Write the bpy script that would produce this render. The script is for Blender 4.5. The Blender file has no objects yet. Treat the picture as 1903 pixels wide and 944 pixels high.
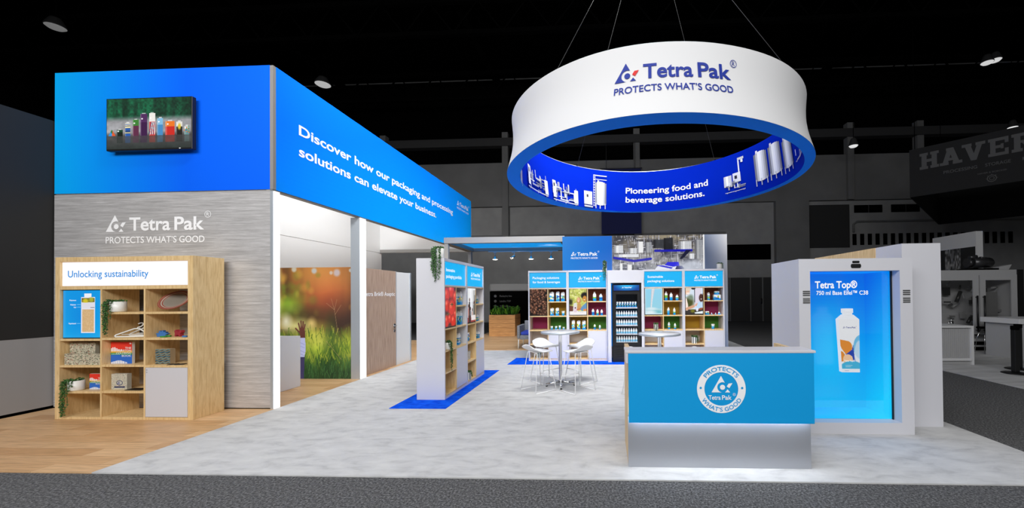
import bpy, bmesh, math, random
import numpy as np
from mathutils import Matrix, Vector

# ------------------------------------------------------------------ camera
W_PX, H_PX = 1903, 944
F_PX, PX, PY = 711.77, 1093.07, 540.36          # focal length and principal point (a shifted wide lens)
YAW, PITCH, ROLL, EYE = 0.0454, 0.0094, 0.0088, 1.58
def _rot():
    c, s = math.cos(YAW), math.sin(YAW); Rz = np.array([[c, -s, 0], [s, c, 0], [0, 0, 1]])
    c, s = math.cos(PITCH), math.sin(PITCH); Rx = np.array([[1, 0, 0], [0, c, -s], [0, s, c]])
    c, s = math.cos(ROLL), math.sin(ROLL); Ry = np.array([[c, 0, s], [0, 1, 0], [-s, 0, c]])
    return Rz @ Rx @ Ry
RC = _rot()
cam_d = bpy.data.cameras.new('camera'); cam = bpy.data.objects.new('camera', cam_d)
bpy.context.scene.collection.objects.link(cam)
cam_d.sensor_fit = 'HORIZONTAL'; cam_d.sensor_width = 36.0
cam_d.lens = F_PX / W_PX * 36.0
cam_d.shift_x = (W_PX / 2 - PX) / W_PX
cam_d.shift_y = (PY - H_PX / 2) / W_PX
cam_d.clip_end = 200
r, f, u = RC[:, 0], RC[:, 1], RC[:, 2]
cam.matrix_world = Matrix(((r[0], u[0], -f[0], 0), (r[1], u[1], -f[1], 0), (r[2], u[2], -f[2], EYE), (0, 0, 0, 1)))
bpy.context.scene.camera = cam

# ------------------------------------------------------------------ light and exposure
sc = bpy.context.scene
sc.view_settings.view_transform = 'Standard'; sc.view_settings.look = 'None'
sc.view_settings.gamma = 1; sc.view_settings.use_curve_mapping = False
sc.view_settings.exposure = 0.0
sc.cycles.use_denoising = True
sc.cycles.max_bounces = 6
wd = bpy.data.worlds.new('hall_air'); sc.world = wd; wd.use_nodes = True
wd.node_tree.nodes['Background'].inputs[0].default_value = (1, 1, 1, 1)
wd.node_tree.nodes['Background'].inputs[1].default_value = 0.055
def area(name, loc, target, sx, sy, power, col=(1, 1, 1), spread=math.pi):
    l = bpy.data.lights.new(name, 'AREA'); l.shape = 'RECTANGLE'; l.size = sx; l.size_y = sy
    l.energy = power; l.color = col; l.spread = spread
    o = bpy.data.objects.new(name, l); sc.collection.objects.link(o); o.location = loc
    o.rotation_euler = (Vector(target) - Vector(loc)).to_track_quat('-Z', 'Y').to_euler()
    return o
area('fill_light_front', (-4.5, -3.5, 6.5), (-3.5, 6, 1.8), 8, 3, 700)  # pair of unseen fills added to light the stand from the front
area('fill_light_front', (2.5, -3.5, 6.5), (0.5, 7, 2.0), 6, 3, 400)
area('fill_light_over', (-1.2, 5.4, 9.3), (-1.2, 5.4, 0), 9, 5, 210, spread=math.radians(140))  # unseen fill added overhead to even out the light
area('fill_light_back', (.4, 4.9, 8.2), (.4, 9, 1.4), 3.0, 1.2, 110, spread=math.radians(70))  # unseen fill added to brighten the back wall shelves
area('fill_light_side', (-.2, 3.6, 7.9), (-4.66, 9.6, 3.9), 3, 1, 200, spread=math.radians(75))  # unseen fill added to brighten the side of the blue header
area('meeting_room_fill', (-6.3, 8.6, 4.75), (-6.3, 8.6, 0), 2.4, 5, 80)  # unseen fill added to lift the dark room inside the tower

# ------------------------------------------------------------------ helpers
COL = sc.collection
def lin(c):
    return tuple(((v / 12.92) if v <= 0.04045 else ((v + 0.055) / 1.055) ** 2.4) for v in c[:3])
def s8(r_, g, b): return lin((r_ / 255, g / 255, b / 255))
def at(px, py, Y):
    d = RC @ np.array([(px - PX) / F_PX, 1, -(py - PY) / F_PX]); k = Y / d[1]
    return Vector((d[0] * k, Y, EYE + d[2] * k))
def atx(px, py, X):
    d = RC @ np.array([(px - PX) / F_PX, 1, -(py - PY) / F_PX]); k = X / d[0]
    return Vector((X, d[1] * k, EYE + d[2] * k))
def atz(px, py, z):
    d = RC @ np.array([(px - PX) / F_PX, 1, -(py - PY) / F_PX]); k = (z - EYE) / d[2]
    return Vector((d[0] * k, d[1] * k, z))

MATS = {}
def mat(name, col=(.8, .8, .8), rough=.5, metal=0., emit=0., spec=.5, attr=False, coat=0.):
    if name in MATS: return MATS[name]
    m = bpy.data.materials.new(name); m.use_nodes = True; MATS[name] = m
    nt = m.node_tree; b = nt.nodes['Principled BSDF']
    b.inputs['Base Color'].default_value = (*col, 1)
    b.inputs['Roughness'].default_value = rough; b.inputs['Metallic'].default_value = metal
    b.inputs['Specular IOR Level'].default_value = spec
    b.inputs['Coat Weight'].default_value = coat
    if emit:
        b.inputs['Emission Color'].default_value = (*col, 1); b.inputs['Emission Strength'].default_value = emit
        b.inputs['Base Color'].default_value = (col[0] * .1, col[1] * .1, col[2] * .1, 1)
    if attr:
        a = nt.nodes.new('ShaderNodeAttribute'); a.attribute_name = 'Col'
        if emit:
            nt.links.new(a.outputs['Color'], b.inputs['Emission Color']); b.inputs['Base Color'].default_value = (.01, .01, .01, 1)
        else: nt.links.new(a.outputs['Color'], b.inputs['Base Color'])
    return m
def N(m, t, **kw):
    n = m.node_tree.nodes.new(t)
    for k, v in kw.items():
        if k in n.inputs: n.inputs[k].default_value = v
        else: setattr(n, k, v)
    return n
def L(m, a, b): m.node_tree.links.new(a, b)
def ramp(m, fac, stops):
    n = m.node_tree.nodes.new('ShaderNodeValToRGB'); e = n.color_ramp.elements
    e[0].position, e[0].color = stops[0][0], (*stops[0][1], 1)
    e[1].position, e[1].color = stops[-1][0], (*stops[-1][1], 1)
    for p, c in stops[1:-1]:
        x = e.new(p); x.color = (*c, 1)
    L(m, fac, n.inputs[0]); return n.outputs[0]
def noisy(name, stops, scale=(1, 1, 1), nscale=5., detail=4., rough=.5, metal=0., rot=(0, 0, 0), bump=0., nrough=.5, spec=.5, coord='Object', distort=0.):
    m = mat(name, rough=rough, metal=metal, spec=spec); b = m.node_tree.nodes['Principled BSDF']
    tc = N(m, 'ShaderNodeTexCoord'); mp = N(m, 'ShaderNodeMapping'); mp.inputs['Scale'].default_value = scale; mp.inputs['Rotation'].default_value = rot
    L(m, tc.outputs[coord], mp.inputs[0])
    n = N(m, 'ShaderNodeTexNoise', Scale=nscale, Detail=detail, Roughness=nrough, Distortion=distort)
    L(m, mp.outputs[0], n.inputs['Vector']); c = ramp(m, n.outputs['Fac'], stops); L(m, c, b.inputs['Base Color'])
    if bump:
        bp = N(m, 'ShaderNodeBump', Strength=bump, Distance=.01); L(m, n.outputs['Fac'], bp.inputs['Height']); L(m, bp.outputs[0], b.inputs['Normal'])
    return m

M_white = mat('white_laminate', s8(212, 212, 218), .45)
M_wall = mat('white_wall_panel', s8(222, 222, 222), .55)
M_grey = mat('grey_aluminium', s8(150, 148, 145), .4, .3)
M_alu = mat('brushed_aluminium_trim', s8(190, 198, 206), .35, .5)
M_chrome = mat('polished_chrome', (.75, .75, .76), .12, 1.)
M_black = mat('black_plastic', s8(22, 22, 24), .35)
M_satin = mat('satin_black_steel', s8(14, 14, 15), .45)
M_dark = mat('dark_hall_paint', s8(60, 60, 61), .8)
M_strip = mat('white_light_diffuser', (1, 1, 1), .5, emit=1.6)
M_letter = mat('white_vinyl', s8(250, 250, 252), .5, emit=0)
M_letter.node_tree.nodes['Principled BSDF'].inputs['Emission Color'].default_value = (1, 1, 1, 1)
M_glow = mat('backlit_white_letter', (1, 1, 1), .5, emit=.95)
M_cyan = mat('backlit_cyan_film', s8(0, 172, 236), .4, emit=1.0)
M_signw = mat('backlit_white_film', s8(250, 248, 252), .4, emit=1.0)
M_cyanl = mat('backlit_cyan_letter', s8(20, 136, 216), .5, emit=.95)
M_navyl = mat('navy_vinyl', s8(22, 48, 150), .5)
M_redl = mat('red_vinyl', s8(214, 40, 40), .5)
M_print = mat('printed_graphic', attr=True, rough=.6, spec=.12)
M_gloss = mat('glossy_print', attr=True, rough=.3)
M_screen = mat('lit_screen', attr=True, rough=.2, emit=1.0)
M_back = mat('backlit_fabric_graphic', attr=True, rough=.6, emit=.85)
M_seat = mat('white_moulded_plastic', s8(246, 246, 247), .35)
M_leaf = mat('leaf_green', attr=True, rough=.5)
M_pot = mat('white_ceramic', s8(238, 238, 232), .35)
M_bluelit = mat('ring_blue_lit', s8(24, 128, 255), .75, spec=.1)  # ring underside: brighter blue, light from the floor put into the colour
M_ringwhite = mat('white_tension_fabric', s8(224, 224, 225), .8, spec=.2)
M_glass = None
def glass():
    global M_glass
    if M_glass: return M_glass
    m = bpy.data.materials.new('clear_pane'); m.use_nodes = True; nt = m.node_tree; nt.nodes.clear()
    o = nt.nodes.new('ShaderNodeOutputMaterial'); t = nt.nodes.new('ShaderNodeBsdfTransparent'); g = nt.nodes.new('ShaderNodeBsdfGlossy')
    g.inputs['Roughness'].default_value = .03; mx = nt.nodes.new('ShaderNodeMixShader'); mx.inputs[0].default_value = .05
    nt.links.new(t.outputs[0], mx.inputs[1]); nt.links.new(g.outputs[0], mx.inputs[2]); nt.links.new(mx.outputs[0], o.inputs[0])
    M_glass = m; return m
M_oak = noisy('light_oak_veneer', [(.3, s8(212, 176, 122)), (.5, s8(228, 196, 142)), (.7, s8(238, 208, 156))], (9, 9, 1.1), 5., 6., .45, bump=.02, distort=.6)
M_walnut = noisy('greyed_walnut_veneer', [(.3, s8(150, 124, 106)), (.5, s8(176, 150, 132)), (.7, s8(190, 166, 148))], (14, 14, .7), 4., 4., .5)
M_carpet = noisy('pale_grey_carpet', [(.28, s8(178, 178, 179)), (.47, s8(200, 200, 200)), (.72, s8(214, 214, 213))], (.8, 1.7, 1), 4.5, 9., .95, bump=.25, nrough=.62, spec=.05, distort=.4)
M_aisle = noisy('dark_grey_hall_carpet', [(.35, s8(58, 58, 59)), (.5, s8(90, 90, 91)), (.66, s8(136, 136, 137))], (1, 1, 1), 55., 3., .95, bump=.4, nrough=.8, spec=.05)
M_mat = noisy('bright_blue_carpet', [(.3, s8(0, 62, 205)), (.7, s8(22, 104, 245))], (1, 1, 1), 9., 6., .95, spec=.05)
M_brush = noisy('brushed_steel_laminate', [(.28, s8(158, 156, 156)), (.5, s8(192, 190, 190)), (.72, s8(226, 224, 225))], (.9, 1, 22), 3., 8., .42, .25, rot=(0, math.radians(9), 0), nrough=.7)
M_base = mat('brushed_steel_plinth', s8(176, 179, 186), .42, .55)
M_block = noisy('grey_block_wall', [(.3, s8(150, 150, 150)), (.7, s8(164, 164, 164))], (1, 1, 1), 1.2, 3., .9)
M_hallpan = noisy('dark_grey_wall_panel', [(.3, s8(116, 116, 116)), (.7, s8(130, 130, 130))], (1, 1, 1), .6, 3., .9)
M_void = mat('unlit_black', s8(8, 8, 8), .9, spec=0)
M_ceil = mat('black_ceiling', s8(5, 5, 5), .95, spec=0)
M_truss = mat('dark_roof_steel', s8(9, 9, 9), .9, spec=0)
M_hallgrey = mat('hall_booth_grey', s8(176, 176, 177), .7)
M_hallmid = mat('hall_booth_mid_grey', s8(88, 88, 89), .6)
def planks():
    m = mat('oak_plank_floor', rough=.42); b = m.node_tree.nodes['Principled BSDF']
    tc = N(m, 'ShaderNodeTexCoord'); br = N(m, 'ShaderNodeTexBrick', Scale=1.0)
    br.inputs['Color1'].default_value = (*s8(232, 192, 146), 1); br.inputs['Color2'].default_value = (*s8(204, 158, 110), 1)
    br.inputs['Mortar'].default_value = (*s8(160, 118, 76), 1); br.inputs['Mortar Size'].default_value = .0018
    br.inputs['Brick Width'].default_value = 1.2; br.inputs['Row Height'].default_value = .18; br.offset = .37
    L(m, tc.outputs['Object'], br.inputs['Vector'])
    mp = N(m, 'ShaderNodeMapping'); mp.inputs['Scale'].default_value = (1.2, 16, 1); L(m, tc.outputs['Object'], mp.inputs[0])
    n = N(m, 'ShaderNodeTexNoise', Scale=3., Detail=6.); L(m, mp.outputs[0], n.inputs['Vector'])
    g = ramp(m, n.outputs['Fac'], [(.3, (.72, .72, .72)), (.7, (1.08, 1.08, 1.08))])
    mx = N(m, 'ShaderNodeMix', data_type='RGBA', blend_type='MULTIPLY'); mx.inputs[0].default_value = 1
    L(m, br.outputs['Color'], mx.inputs[6]); L(m, g, mx.inputs[7]); L(m, mx.outputs[2], b.inputs['Base Color'])
    return m
M_plank = planks()

class MB:
    """collects shapes; build() links them as ONE mesh object"""
    def __init__(self, off=(0, 0, 0)): self.v = []; self.f = []; self.c = []; self.s = []; self.o = Vector(off)
    def add(self, vs, fs, col=None, smooth=False):
        n = len(self.v); self.v += [tuple(Vector(p) - self.o) for p in vs]
        for q in fs: self.f.append([n + i for i in q]); self.c.append(col); self.s.append(smooth)
        return self
    def box(self, x0, x1, y0, y1, z0, z1, col=None):
        vs = [(x, y, z) for z in (z0, z1) for y in (y0, y1) for x in (x0, x1)]
        return self.add(vs, [(0, 2, 3, 1), (4, 5, 7, 6), (0, 1, 5, 4), (2, 6, 7, 3), (0, 4, 6, 2), (1, 3, 7, 5)], col)
    def cyl(self, p0, p1, r0, r1=None, n=20, col=None, caps=True, smooth=True):
        r1 = r0 if r1 is None else r1; p0 = Vector(p0); p1 = Vector(p1); d = (p1 - p0).normalized()
        a = d.orthogonal().normalized(); b = d.cross(a)
        vs = [p0 + (a * math.cos(t) + b * math.sin(t)) * r0 for t in [2 * math.pi * i / n for i in range(n)]]
        vs += [p1 + (a * math.cos(t) + b * math.sin(t)) * r1 for t in [2 * math.pi * i / n for i in range(n)]]
        self.add(vs, [(i, (i + 1) % n, n + (i + 1) % n, n + i) for i in range(n)], col, smooth)
        if caps: self.add(vs[:n], [tuple(range(n))], col); self.add(vs[n:], [tuple(range(n))], col)
        return self
    def tube(self, pts, r, n=8, col=None, closed=False):
        pts = [Vector(p) for p in pts]; k = len(pts); rings = []; prev = None
        for i in range(k):
            if closed: d = pts[(i + 1) % k] - pts[i - 1]
            else: d = pts[min(i + 1, k - 1)] - pts[max(i - 1, 0)]
            d = d.normalized()
            a = d.orthogonal().normalized() if prev is None else (prev - d * prev.dot(d)).normalized()
            prev = a; b = d.cross(a)
            rings.append([pts[i] + (a * math.cos(2 * math.pi * j / n) + b * math.sin(2 * math.pi * j / n)) * r for j in range(n)])
        vs = [p for q in rings for p in q]; fs = []
        for i in range(k if closed else k - 1):
            for j in range(n):
                i2 = (i + 1) % k; fs.append((i * n + j, i * n + (j + 1) % n, i2 * n + (j + 1) % n, i2 * n + j))
        self.add(vs, fs, col, True)
        if not closed: self.add(rings[0], [tuple(range(n))], col); self.add(rings[-1], [tuple(range(n))], col)
        return self
    def lathe(self, prof, c=(0, 0, 0), n=28, cols=None, smooth=True):
        c = Vector(c); k = len(prof)
        vs = [c + Vector((r_ * math.cos(2 * math.pi * j / n), r_ * math.sin(2 * math.pi * j / n), z)) for r_, z in prof for j in range(n)]
        for i in range(k - 1):
            self.add([vs[i * n + j] for j in range(n)] + [vs[(i + 1) * n + j] for j in range(n)],
                     [(j, (j + 1) % n, n + (j + 1) % n, n + j) for j in range(n)], cols[i] if cols else None, smooth)
        for i in (0, k - 1):
            if prof[i][0] > 1e-6: self.add(vs[i * n:(i + 1) * n], [tuple(range(n))], (cols[0] if i == 0 else cols[-1]) if cols else None)
        return self
    def prism(self, poly, fn, t0, t1, col=None):
        n = len(poly); vs = [fn(a, b, t0) for a, b in poly] + [fn(a, b, t1) for a, b in poly]
        return self.add(vs, [tuple(range(n))[::-1], tuple(range(n, 2 * n))] + [(i, (i + 1) % n, n + (i + 1) % n, n + i) for i in range(n)], col)
    def ball(self, c, rx, ry=None, rz=None, n=10, m=6, col=None):
        ry = ry or rx; rz = rz or rx; c = Vector(c); vs = []
        for i in range(m + 1):
            t = math.pi * i / m
            for j in range(n):
                p = 2 * math.pi * j / n; vs.append(c + Vector((rx * math.sin(t) * math.cos(p), ry * math.sin(t) * math.sin(p), rz * math.cos(t))))
        return self.add(vs, [(i * n + j, i * n + (j + 1) % n, (i + 1) * n + (j + 1) % n, (i + 1) * n + j) for i in range(m) for j in range(n)], col, True)
    def build(self, name, m, parent=None, bevel=0, recalc=True):
        me = bpy.data.meshes.new(name); me.from_pydata(self.v, [], self.f); me.materials.append(m)
        if any(c is not None for c in self.c):
            a = me.attributes.new('Col', 'FLOAT_COLOR', 'CORNER'); buf = []
            for q, c in zip(self.f, self.c): buf += [*(c or (.8, .8, .8)), 1.] * len(q)
            a.data.foreach_set('color', buf)
        me.polygons.foreach_set('use_smooth', self.s)
        if recalc or bevel:
            b = bmesh.new(); b.from_mesh(me)
            bmesh.ops.remove_doubles(b, verts=b.verts, dist=1e-6) if recalc else None
            bmesh.ops.recalc_face_normals(b, faces=b.faces); b.to_mesh(me); b.free()
        me.update()
        o = bpy.data.objects.new(name, me); COL.objects.link(o)
        if parent is not None: o.parent = parent
        if bevel:
            md = o.modifiers.new('edge', 'BEVEL'); md.width = bevel; md.segments = 2; md.limit_method = 'ANGLE'; md.angle_limit = math.radians(50)
        return o
def tag(o, label=None, cat=None, group=None, kind=None):
    if label: o['label'] = label
    if cat: o['category'] = cat
    if group: o['group'] = group
    if kind: o['kind'] = kind
    return o
def thing(name, label, cat, loc=(0, 0, 0), rz=0., group=None, kind=None):
    o = bpy.data.objects.new(name, None); COL.objects.link(o); o.empty_display_size = .1
    o.location = loc; o.rotation_euler = (0, 0, rz); return tag(o, label, cat, group, kind)
def dup(root, loc, rz=None, label=None, group=None):
    r_ = root.copy(); COL.objects.link(r_); r_.location = loc
    if rz is not None: r_.rotation_euler = (0, 0, rz)
    if label: r_['label'] = label
    if group: r_['group'] = group
    for ch in list(root.children):
        c = ch.copy(); COL.objects.link(c); c.parent = r_
        for g in list(ch.children):
            d = g.copy(); COL.objects.link(d); d.parent = c
    return r_
def struct(o, label, cat): return tag(o, label, cat, kind='structure')

# ---- lettering
FONT = None                                     # Blender's own built-in typeface
_tc = {}
def text(s, u0=0., v0=0., width=None, cap=.1, bold=.014, align='L'):
    """flat glyph outlines as (verts2d, faces): baseline at v0, cap height cap, fitted to width"""
    key = (s, bold)
    if key not in _tc:
        out = []
        for body in ('H', s):
            c = bpy.data.curves.new('glyphs', 'FONT'); c.body = body; c.offset = bold; c.resolution_u = 5
            if FONT: c.font = FONT
            o = bpy.data.objects.new('glyphs', c); COL.objects.link(o)
            bpy.context.view_layer.update()
            me = bpy.data.meshes.new_from_object(o.evaluated_get(bpy.context.evaluated_depsgraph_get()))
            out.append((np.array([v.co[:2] for v in me.vertices]), [tuple(p.vertices) for p in me.polygons]))
            bpy.data.objects.remove(o); bpy.data.curves.remove(c); bpy.data.meshes.remove(me)
        h = out[0][0][:, 1]; base = h.min(); capn = h.max() - base
        v, fs = out[1]; v = v - np.array([v[:, 0].min(), base]); _tc[key] = (v / capn, fs)
    v, fs = _tc[key]; v = v * cap
    w = v[:, 0].max()
    if width: v = v * np.array([width / w, 1]); w = width
    du = u0 - (w if align == 'R' else w / 2 if align == 'C' else 0)
    return v + np.array([du, v0]), fs
def poly2(pts): return np.array(pts, float), [tuple(range(len(pts)))]
def ring2(cx, cy, r0, r1, n=40):
    t = [2 * math.pi * i / n for i in range(n)]
    v = [(cx + r0 * math.cos(a), cy + r0 * math.sin(a)) for a in t] + [(cx + r1 * math.cos(a), cy + r1 * math.sin(a)) for a in t]
    return np.array(v), [(i, (i + 1) % n, n + (i + 1) % n, n + i) for i in range(n)]
def disc2(cx, cy, r_, n=24): return poly2([(cx + r_ * math.cos(2 * math.pi * i / n), cy + r_ * math.sin(2 * math.pi * i / n)) for i in range(n)])
def mark(u0, v0, h, tail=True):
    """the drinks carton maker's triangle mark"""
    arc = [(.66 + .31 * math.cos(math.radians(a)), .31 + .31 * math.sin(math.radians(a))) for a in range(63, 271, 12)]
    S = lambda pts: poly2([(u0 + a * h, v0 + b * h) for a, b in pts])
    n = len(arc); edge = [(.575 * (1 - i / (n - 1)), 1 - i / (n - 1)) for i in range(n)]
    v = np.array([(u0 + a * h, v0 + b * h) for a, b in edge + arc])
    body = (v, [(i, i + 1, n + i + 1, n + i) for i in range(n - 1)])
    out = [body, disc2(u0 + .66 * h, v0 + .31 * h, .155 * h), S([(.80, .0), (1.12, 0), (.96, .19), (.88, .08)])]
    return out, S([(.91, .36), (1.03, .54), (1.26, .56), (1.07, .26)])
def brandlogo(u0, v0, h, tagline=True, parts=False):
    m, tail = mark(u0, v0, h)
    it = m + ([] if parts else [tail])
    it += [text('Tetra', u0 + 1.475 * h, v0 + .05 * h, 2.55 * h, .79 * h, .022), text('Pak', u0 + 4.28 * h, v0 + .05 * h, 1.84 * h, .79 * h, .022)]
    it += [ring2(u0 + 6.34 * h, v0 + .95 * h, .2 * h, .17 * h), text('R', u0 + 6.34 * h, v0 + .84 * h, None, .22 * h, .0, 'C')]
    if tagline: it.append(text('PROTECTS WHAT\u2019S GOOD', u0, v0 - .68 * h, 6.14 * h, .38 * h, .012))
    return (it, [tail]) if parts else it
def decal(name, items, fn, m, parent=None, off=(0, 0, 0)):
    b = MB(off)
    for v, fs in items: b.add([fn(p[0], p[1]) for p in v], fs)
    return b.build(name, m, parent, recalc=False)

# ---- painted pictures (screens, posters, prints): colours on a fine grid
class Can:
    def __init__(s, w, h, col=(0, 0, 0), seed=1):
        s.w, s.h = w, h; s.a = np.ones((h, w, 3)) * np.array(col) / 255.; s.rng = np.random.default_rng(seed)
        s.U, s.V = np.meshgrid((np.arange(w) + .5) / w, (np.arange(h) + .5) / h); s.asp = h / w
    def blend(s, msk, col):
        c = np.array(col) / 255. if not isinstance(col, np.ndarray) else col
        s.a = s.a * (1 - msk[..., None]) + c * msk[..., None]; return s
    def grad(s, p, q, c0, c1):
        d = np.array(q, float) - p; t = np.clip(((s.U - p[0]) * d[0] + (s.V - p[1]) * d[1]) / (d @ d), 0, 1)[..., None]
        s.a = np.array(c0) / 255. * (1 - t) + np.array(c1) / 255. * t; return s
    def ell(s, cx, cy, rx, ry, col, soft=.15, rot=0., al=1.):
        c, n = math.cos(rot), math.sin(rot); x = s.U - cx; y = (s.V - cy) * s.asp; ry = ry * s.asp
        d = np.sqrt(((x * c + y * n) / rx) ** 2 + ((-x * n + y * c) / ry) ** 2)
        return s.blend(np.clip((1 + soft - d) / (2 * soft + 1e-6), 0, 1) * al, col)
    def rect(s, u0, v0, u1, v1, col, al=1.): return s.blend(((s.U >= u0) & (s.U <= u1) & (s.V >= v0) & (s.V <= v1)) * al, col)
    def poly(s, pts, col, al=1.):
        ins = np.zeros_like(s.U, bool); n = len(pts)
        for i in range(n):
            (x0, y0), (x1, y1) = pts[i], pts[(i + 1) % n]
            if y0 == y1: continue
            ins ^= ((s.V < y0) != (s.V < y1)) & (s.U < (x1 - x0) * (s.V - y0) / (y1 - y0) + x0)
        return s.blend(ins * al, col)
    def line(s, p, q, w, col, al=1.):
        d = np.array([q[0] - p[0], (q[1] - p[1]) * s.asp]); l2 = d @ d + 1e-9; x = s.U - p[0]; y = (s.V - p[1]) * s.asp
        t = np.clip((x * d[0] + y * d[1]) / l2, 0, 1); dist = np.hypot(x - t * d[0], y - t * d[1])
        return s.blend(np.clip((w - dist) / (w * .4) + .5, 0, 1) * al, col)
    def noise(s, nx, ny):
        g = s.rng.random((ny + 2, nx + 2)); x = s.U * nx; y = s.V * ny; i = x.astype(int); j = y.astype(int); fx = x - i; fy = y - j
        fx = fx * fx * (3 - 2 * fx); fy = fy * fy * (3 - 2 * fy)
        return g[j, i] * (1 - fx) * (1 - fy) + g[j, i + 1] * fx * (1 - fy) + g[j + 1, i] * (1 - fx) * fy + g[j + 1, i + 1] * fx * fy
    def fbm(s, nx, ny, o=3): return sum(s.noise(nx * 2 ** k, ny * 2 ** k) / 2 ** k for k in range(o)) / sum(1 / 2 ** k for k in range(o))
    def mul(s, k): s.a = np.clip(s.a * k[..., None], 0, 1); return s
def picture(name, can, fn, m, parent=None, off=(0, 0, 0)):
    """the canvas as a fine mesh sheet; fn(u, v) gives the point of each corner"""
    w, h = can.w, can.h; o = Vector(off)
    vs = [tuple(Vector(fn(i / w, j / h)) - o) for j in range(h + 1) for i in range(w + 1)]
    fs = [(j * (w + 1) + i, j * (w + 1) + i + 1, (j + 1) * (w + 1) + i + 1, (j + 1) * (w + 1) + i) for j in range(h) for i in range(w)]
    me = bpy.data.meshes.new(name); me.from_pydata(vs, [], fs); me.materials.append(m)
    a = np.clip(can.a, 0, 1); a = np.where(a <= .04045, a / 12.92, ((a + .055) / 1.055) ** 2.4).reshape(-1, 3)
    a = np.repeat(np.concatenate([a, np.ones((len(a), 1))], 1), 4, 0).astype(np.float32)
    at_ = me.attributes.new('Col', 'FLOAT_COLOR', 'CORNER'); at_.data.foreach_set('color', a.ravel())
    ob = bpy.data.objects.new(name, me); COL.objects.link(ob)
    if parent is not None: ob.parent = parent
    return ob
def flat(x0, x1, y, z0, z1): return lambda u, v: (x0 + (x1 - x0) * u, y, z0 + (z1 - z0) * v)

# ================================================================== THE SETTING
b = MB().box(-32, 36, -6, 30, -.2, 0); struct(b.build('floor', M_aisle), 'dark grey speckled hall carpet of the aisles', 'floor')
b = MB().box(-4.65, 4.05, 3.265, 13.3, .0005, .012); struct(b.build('floor_carpet', M_carpet), 'pale grey mottled carpet covering the exhibition stand', 'floor')
b = MB().box(-7.96, -4.652, 3.265, 13.3, .0005, .012); struct(b.build('floor_wood', M_plank), 'oak plank floor under the wooden shelf and meeting room', 'floor')
b = MB().box(-4.9, -1.2, 10.76, 16.2, .012, .022); struct(b.build('floor_wood_back', M_plank), 'oak plank floor of the lounge behind the shelves', 'floor')
b = MB().box(-32, 36, -2, 30, 14.2, 14.4); struct(b.build('ceiling', M_ceil), 'black ceiling of the exhibition hall', 'ceiling')

# far hall wall, with panels, clerestory, columns and slots
FY = 22.0
wf = MB().box(-32, 36, FY, FY + .4, 0, 14.2).build('wall_far', M_block); struct(wf, 'dark grey block wall at the far end of the hall', 'wall')
b = MB()
for x0, x1 in ((-32, -12.9), (-12.8, -5.75), (-5.6, 1.75), (1.9, 13.35), (13.7, 17.05), (17.4, 36)): b.box(x0, x1, FY - .25, FY, 6.68, 9.2)
b.build('cladding', M_hallpan, wf)
MB().box(-32, 36, FY - .06, FY - .01, 9.2, 14.1).build('clerestory', M_void, wf)
MB().box(-32, 36, FY - .5, FY - .05, 10.1, 10.55).build('duct', M_dark, wf)
for x in (-12.85, -5.68, 1.82, 13.52, 17.22): MB().box(x - .17, x + .17, FY - .42, FY - .02, 6.68 if x > 2 else 4.9, 10.9).build('column', M_hallpan, wf)
MB().box(9.5, 11.3, FY - .3, FY, 0, 6.68).build('pilaster', M_hallpan, wf)
MB().box(11.4, 13.6, FY - .08, FY, 4.07, 6.46).build('shutter', mat('charcoal_panel', s8(50, 50, 50), .9), wf)
for x in (13.9, 15.9): 
    MB().box(x, x + 1.5, FY - .05, FY, 6.0, 6.42).build('louvre', M_void, wf)
    MB().box(x + .73, x + .77, FY - .07, FY, 6.0, 6.42).build('louvre_mullion', M_dark, wf)
for i in range(21): MB().box(13.79 + .415 * i, 13.99 + .415 * i, FY - .04, FY, 4.2, 4.82).build('slot', M_void, wf)
MB().box(6.9, 9.3, FY - .05, FY, 3.46, 4.32).build('strip_window', M_void, wf)
MB().box(-32, 6.8, FY - .12, FY, 4.9, 5.05).build('ledge', M_hallpan, wf)
pipe = MB().tube([(13.8, FY - .1, 4.9), (13.8, FY - .1, 5.35), (14.0, FY - .1, 5.5), (24, FY - .1, 5.5)], .05).build('conduit', M_hallpan, wf)
dr = MB()
dr.box(6.95, 9.3, FY - .12, FY - .02, .0, 2.45)
d1 = dr.build('door_1', mat('dark_door_panel', s8(52, 52, 53), .6)); struct(d1, 'dark grey double doors in the far hall wall', 'door')
for x in (6.95, 8.08, 8.75, 9.24): MB().box(x, x + .06, FY - .16, FY - .1, 0, 2.45).build('stile', M_hallpan, d1)
MB().tube([(8.7, FY - .12, 1.0), (8.7, FY - .25, 1.0), (8.7, FY - .25, 1.25), (8.7, FY - .12, 1.25)], .02).build('door_handle', M_void, d1)
struct(MB().box(-31.4, -31, -6, 22, 0, 14.2).build('wall_hall_left', mat('black_hall_side', s8(12, 12, 12), .9, spec=0)), 'black side wall of the hall far at the left', 'wall')
# roof trusses
for y in (9.5, 15., 20.):
    t = MB().box(-30, 34, y - .1, y + .1, 13.3, 13.5).box(-30, 34, y - .1, y + .1, 12.0, 12.16)
    for i in range(32):
        x = -30 + 2 * i; t.tube([(x, y, 12.1), (x + 1, y, 13.4), (x + 2, y, 12.1)], .05, 4)
    struct(t.build('roof_truss', M_truss), {9.5: 'dark steel roof truss nearest above the stand', 15.: 'dark steel roof truss behind the hanging ring', 20.: 'dark steel roof truss close to the far wall'}[y], 'truss')
for x, l_ in ((-15, 'dark roof purlin running to the far wall above the tall blue tower'), (-6, 'dark roof purlin running to the far wall between tower and ring'), (12, 'dark roof purlin running to the far wall right of the hanging ring')):
    struct(MB().box(x - .15, x + .15, -2, 22, 13.5, 13.75).build('roof_beam', M_truss), l_, 'beam')
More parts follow.
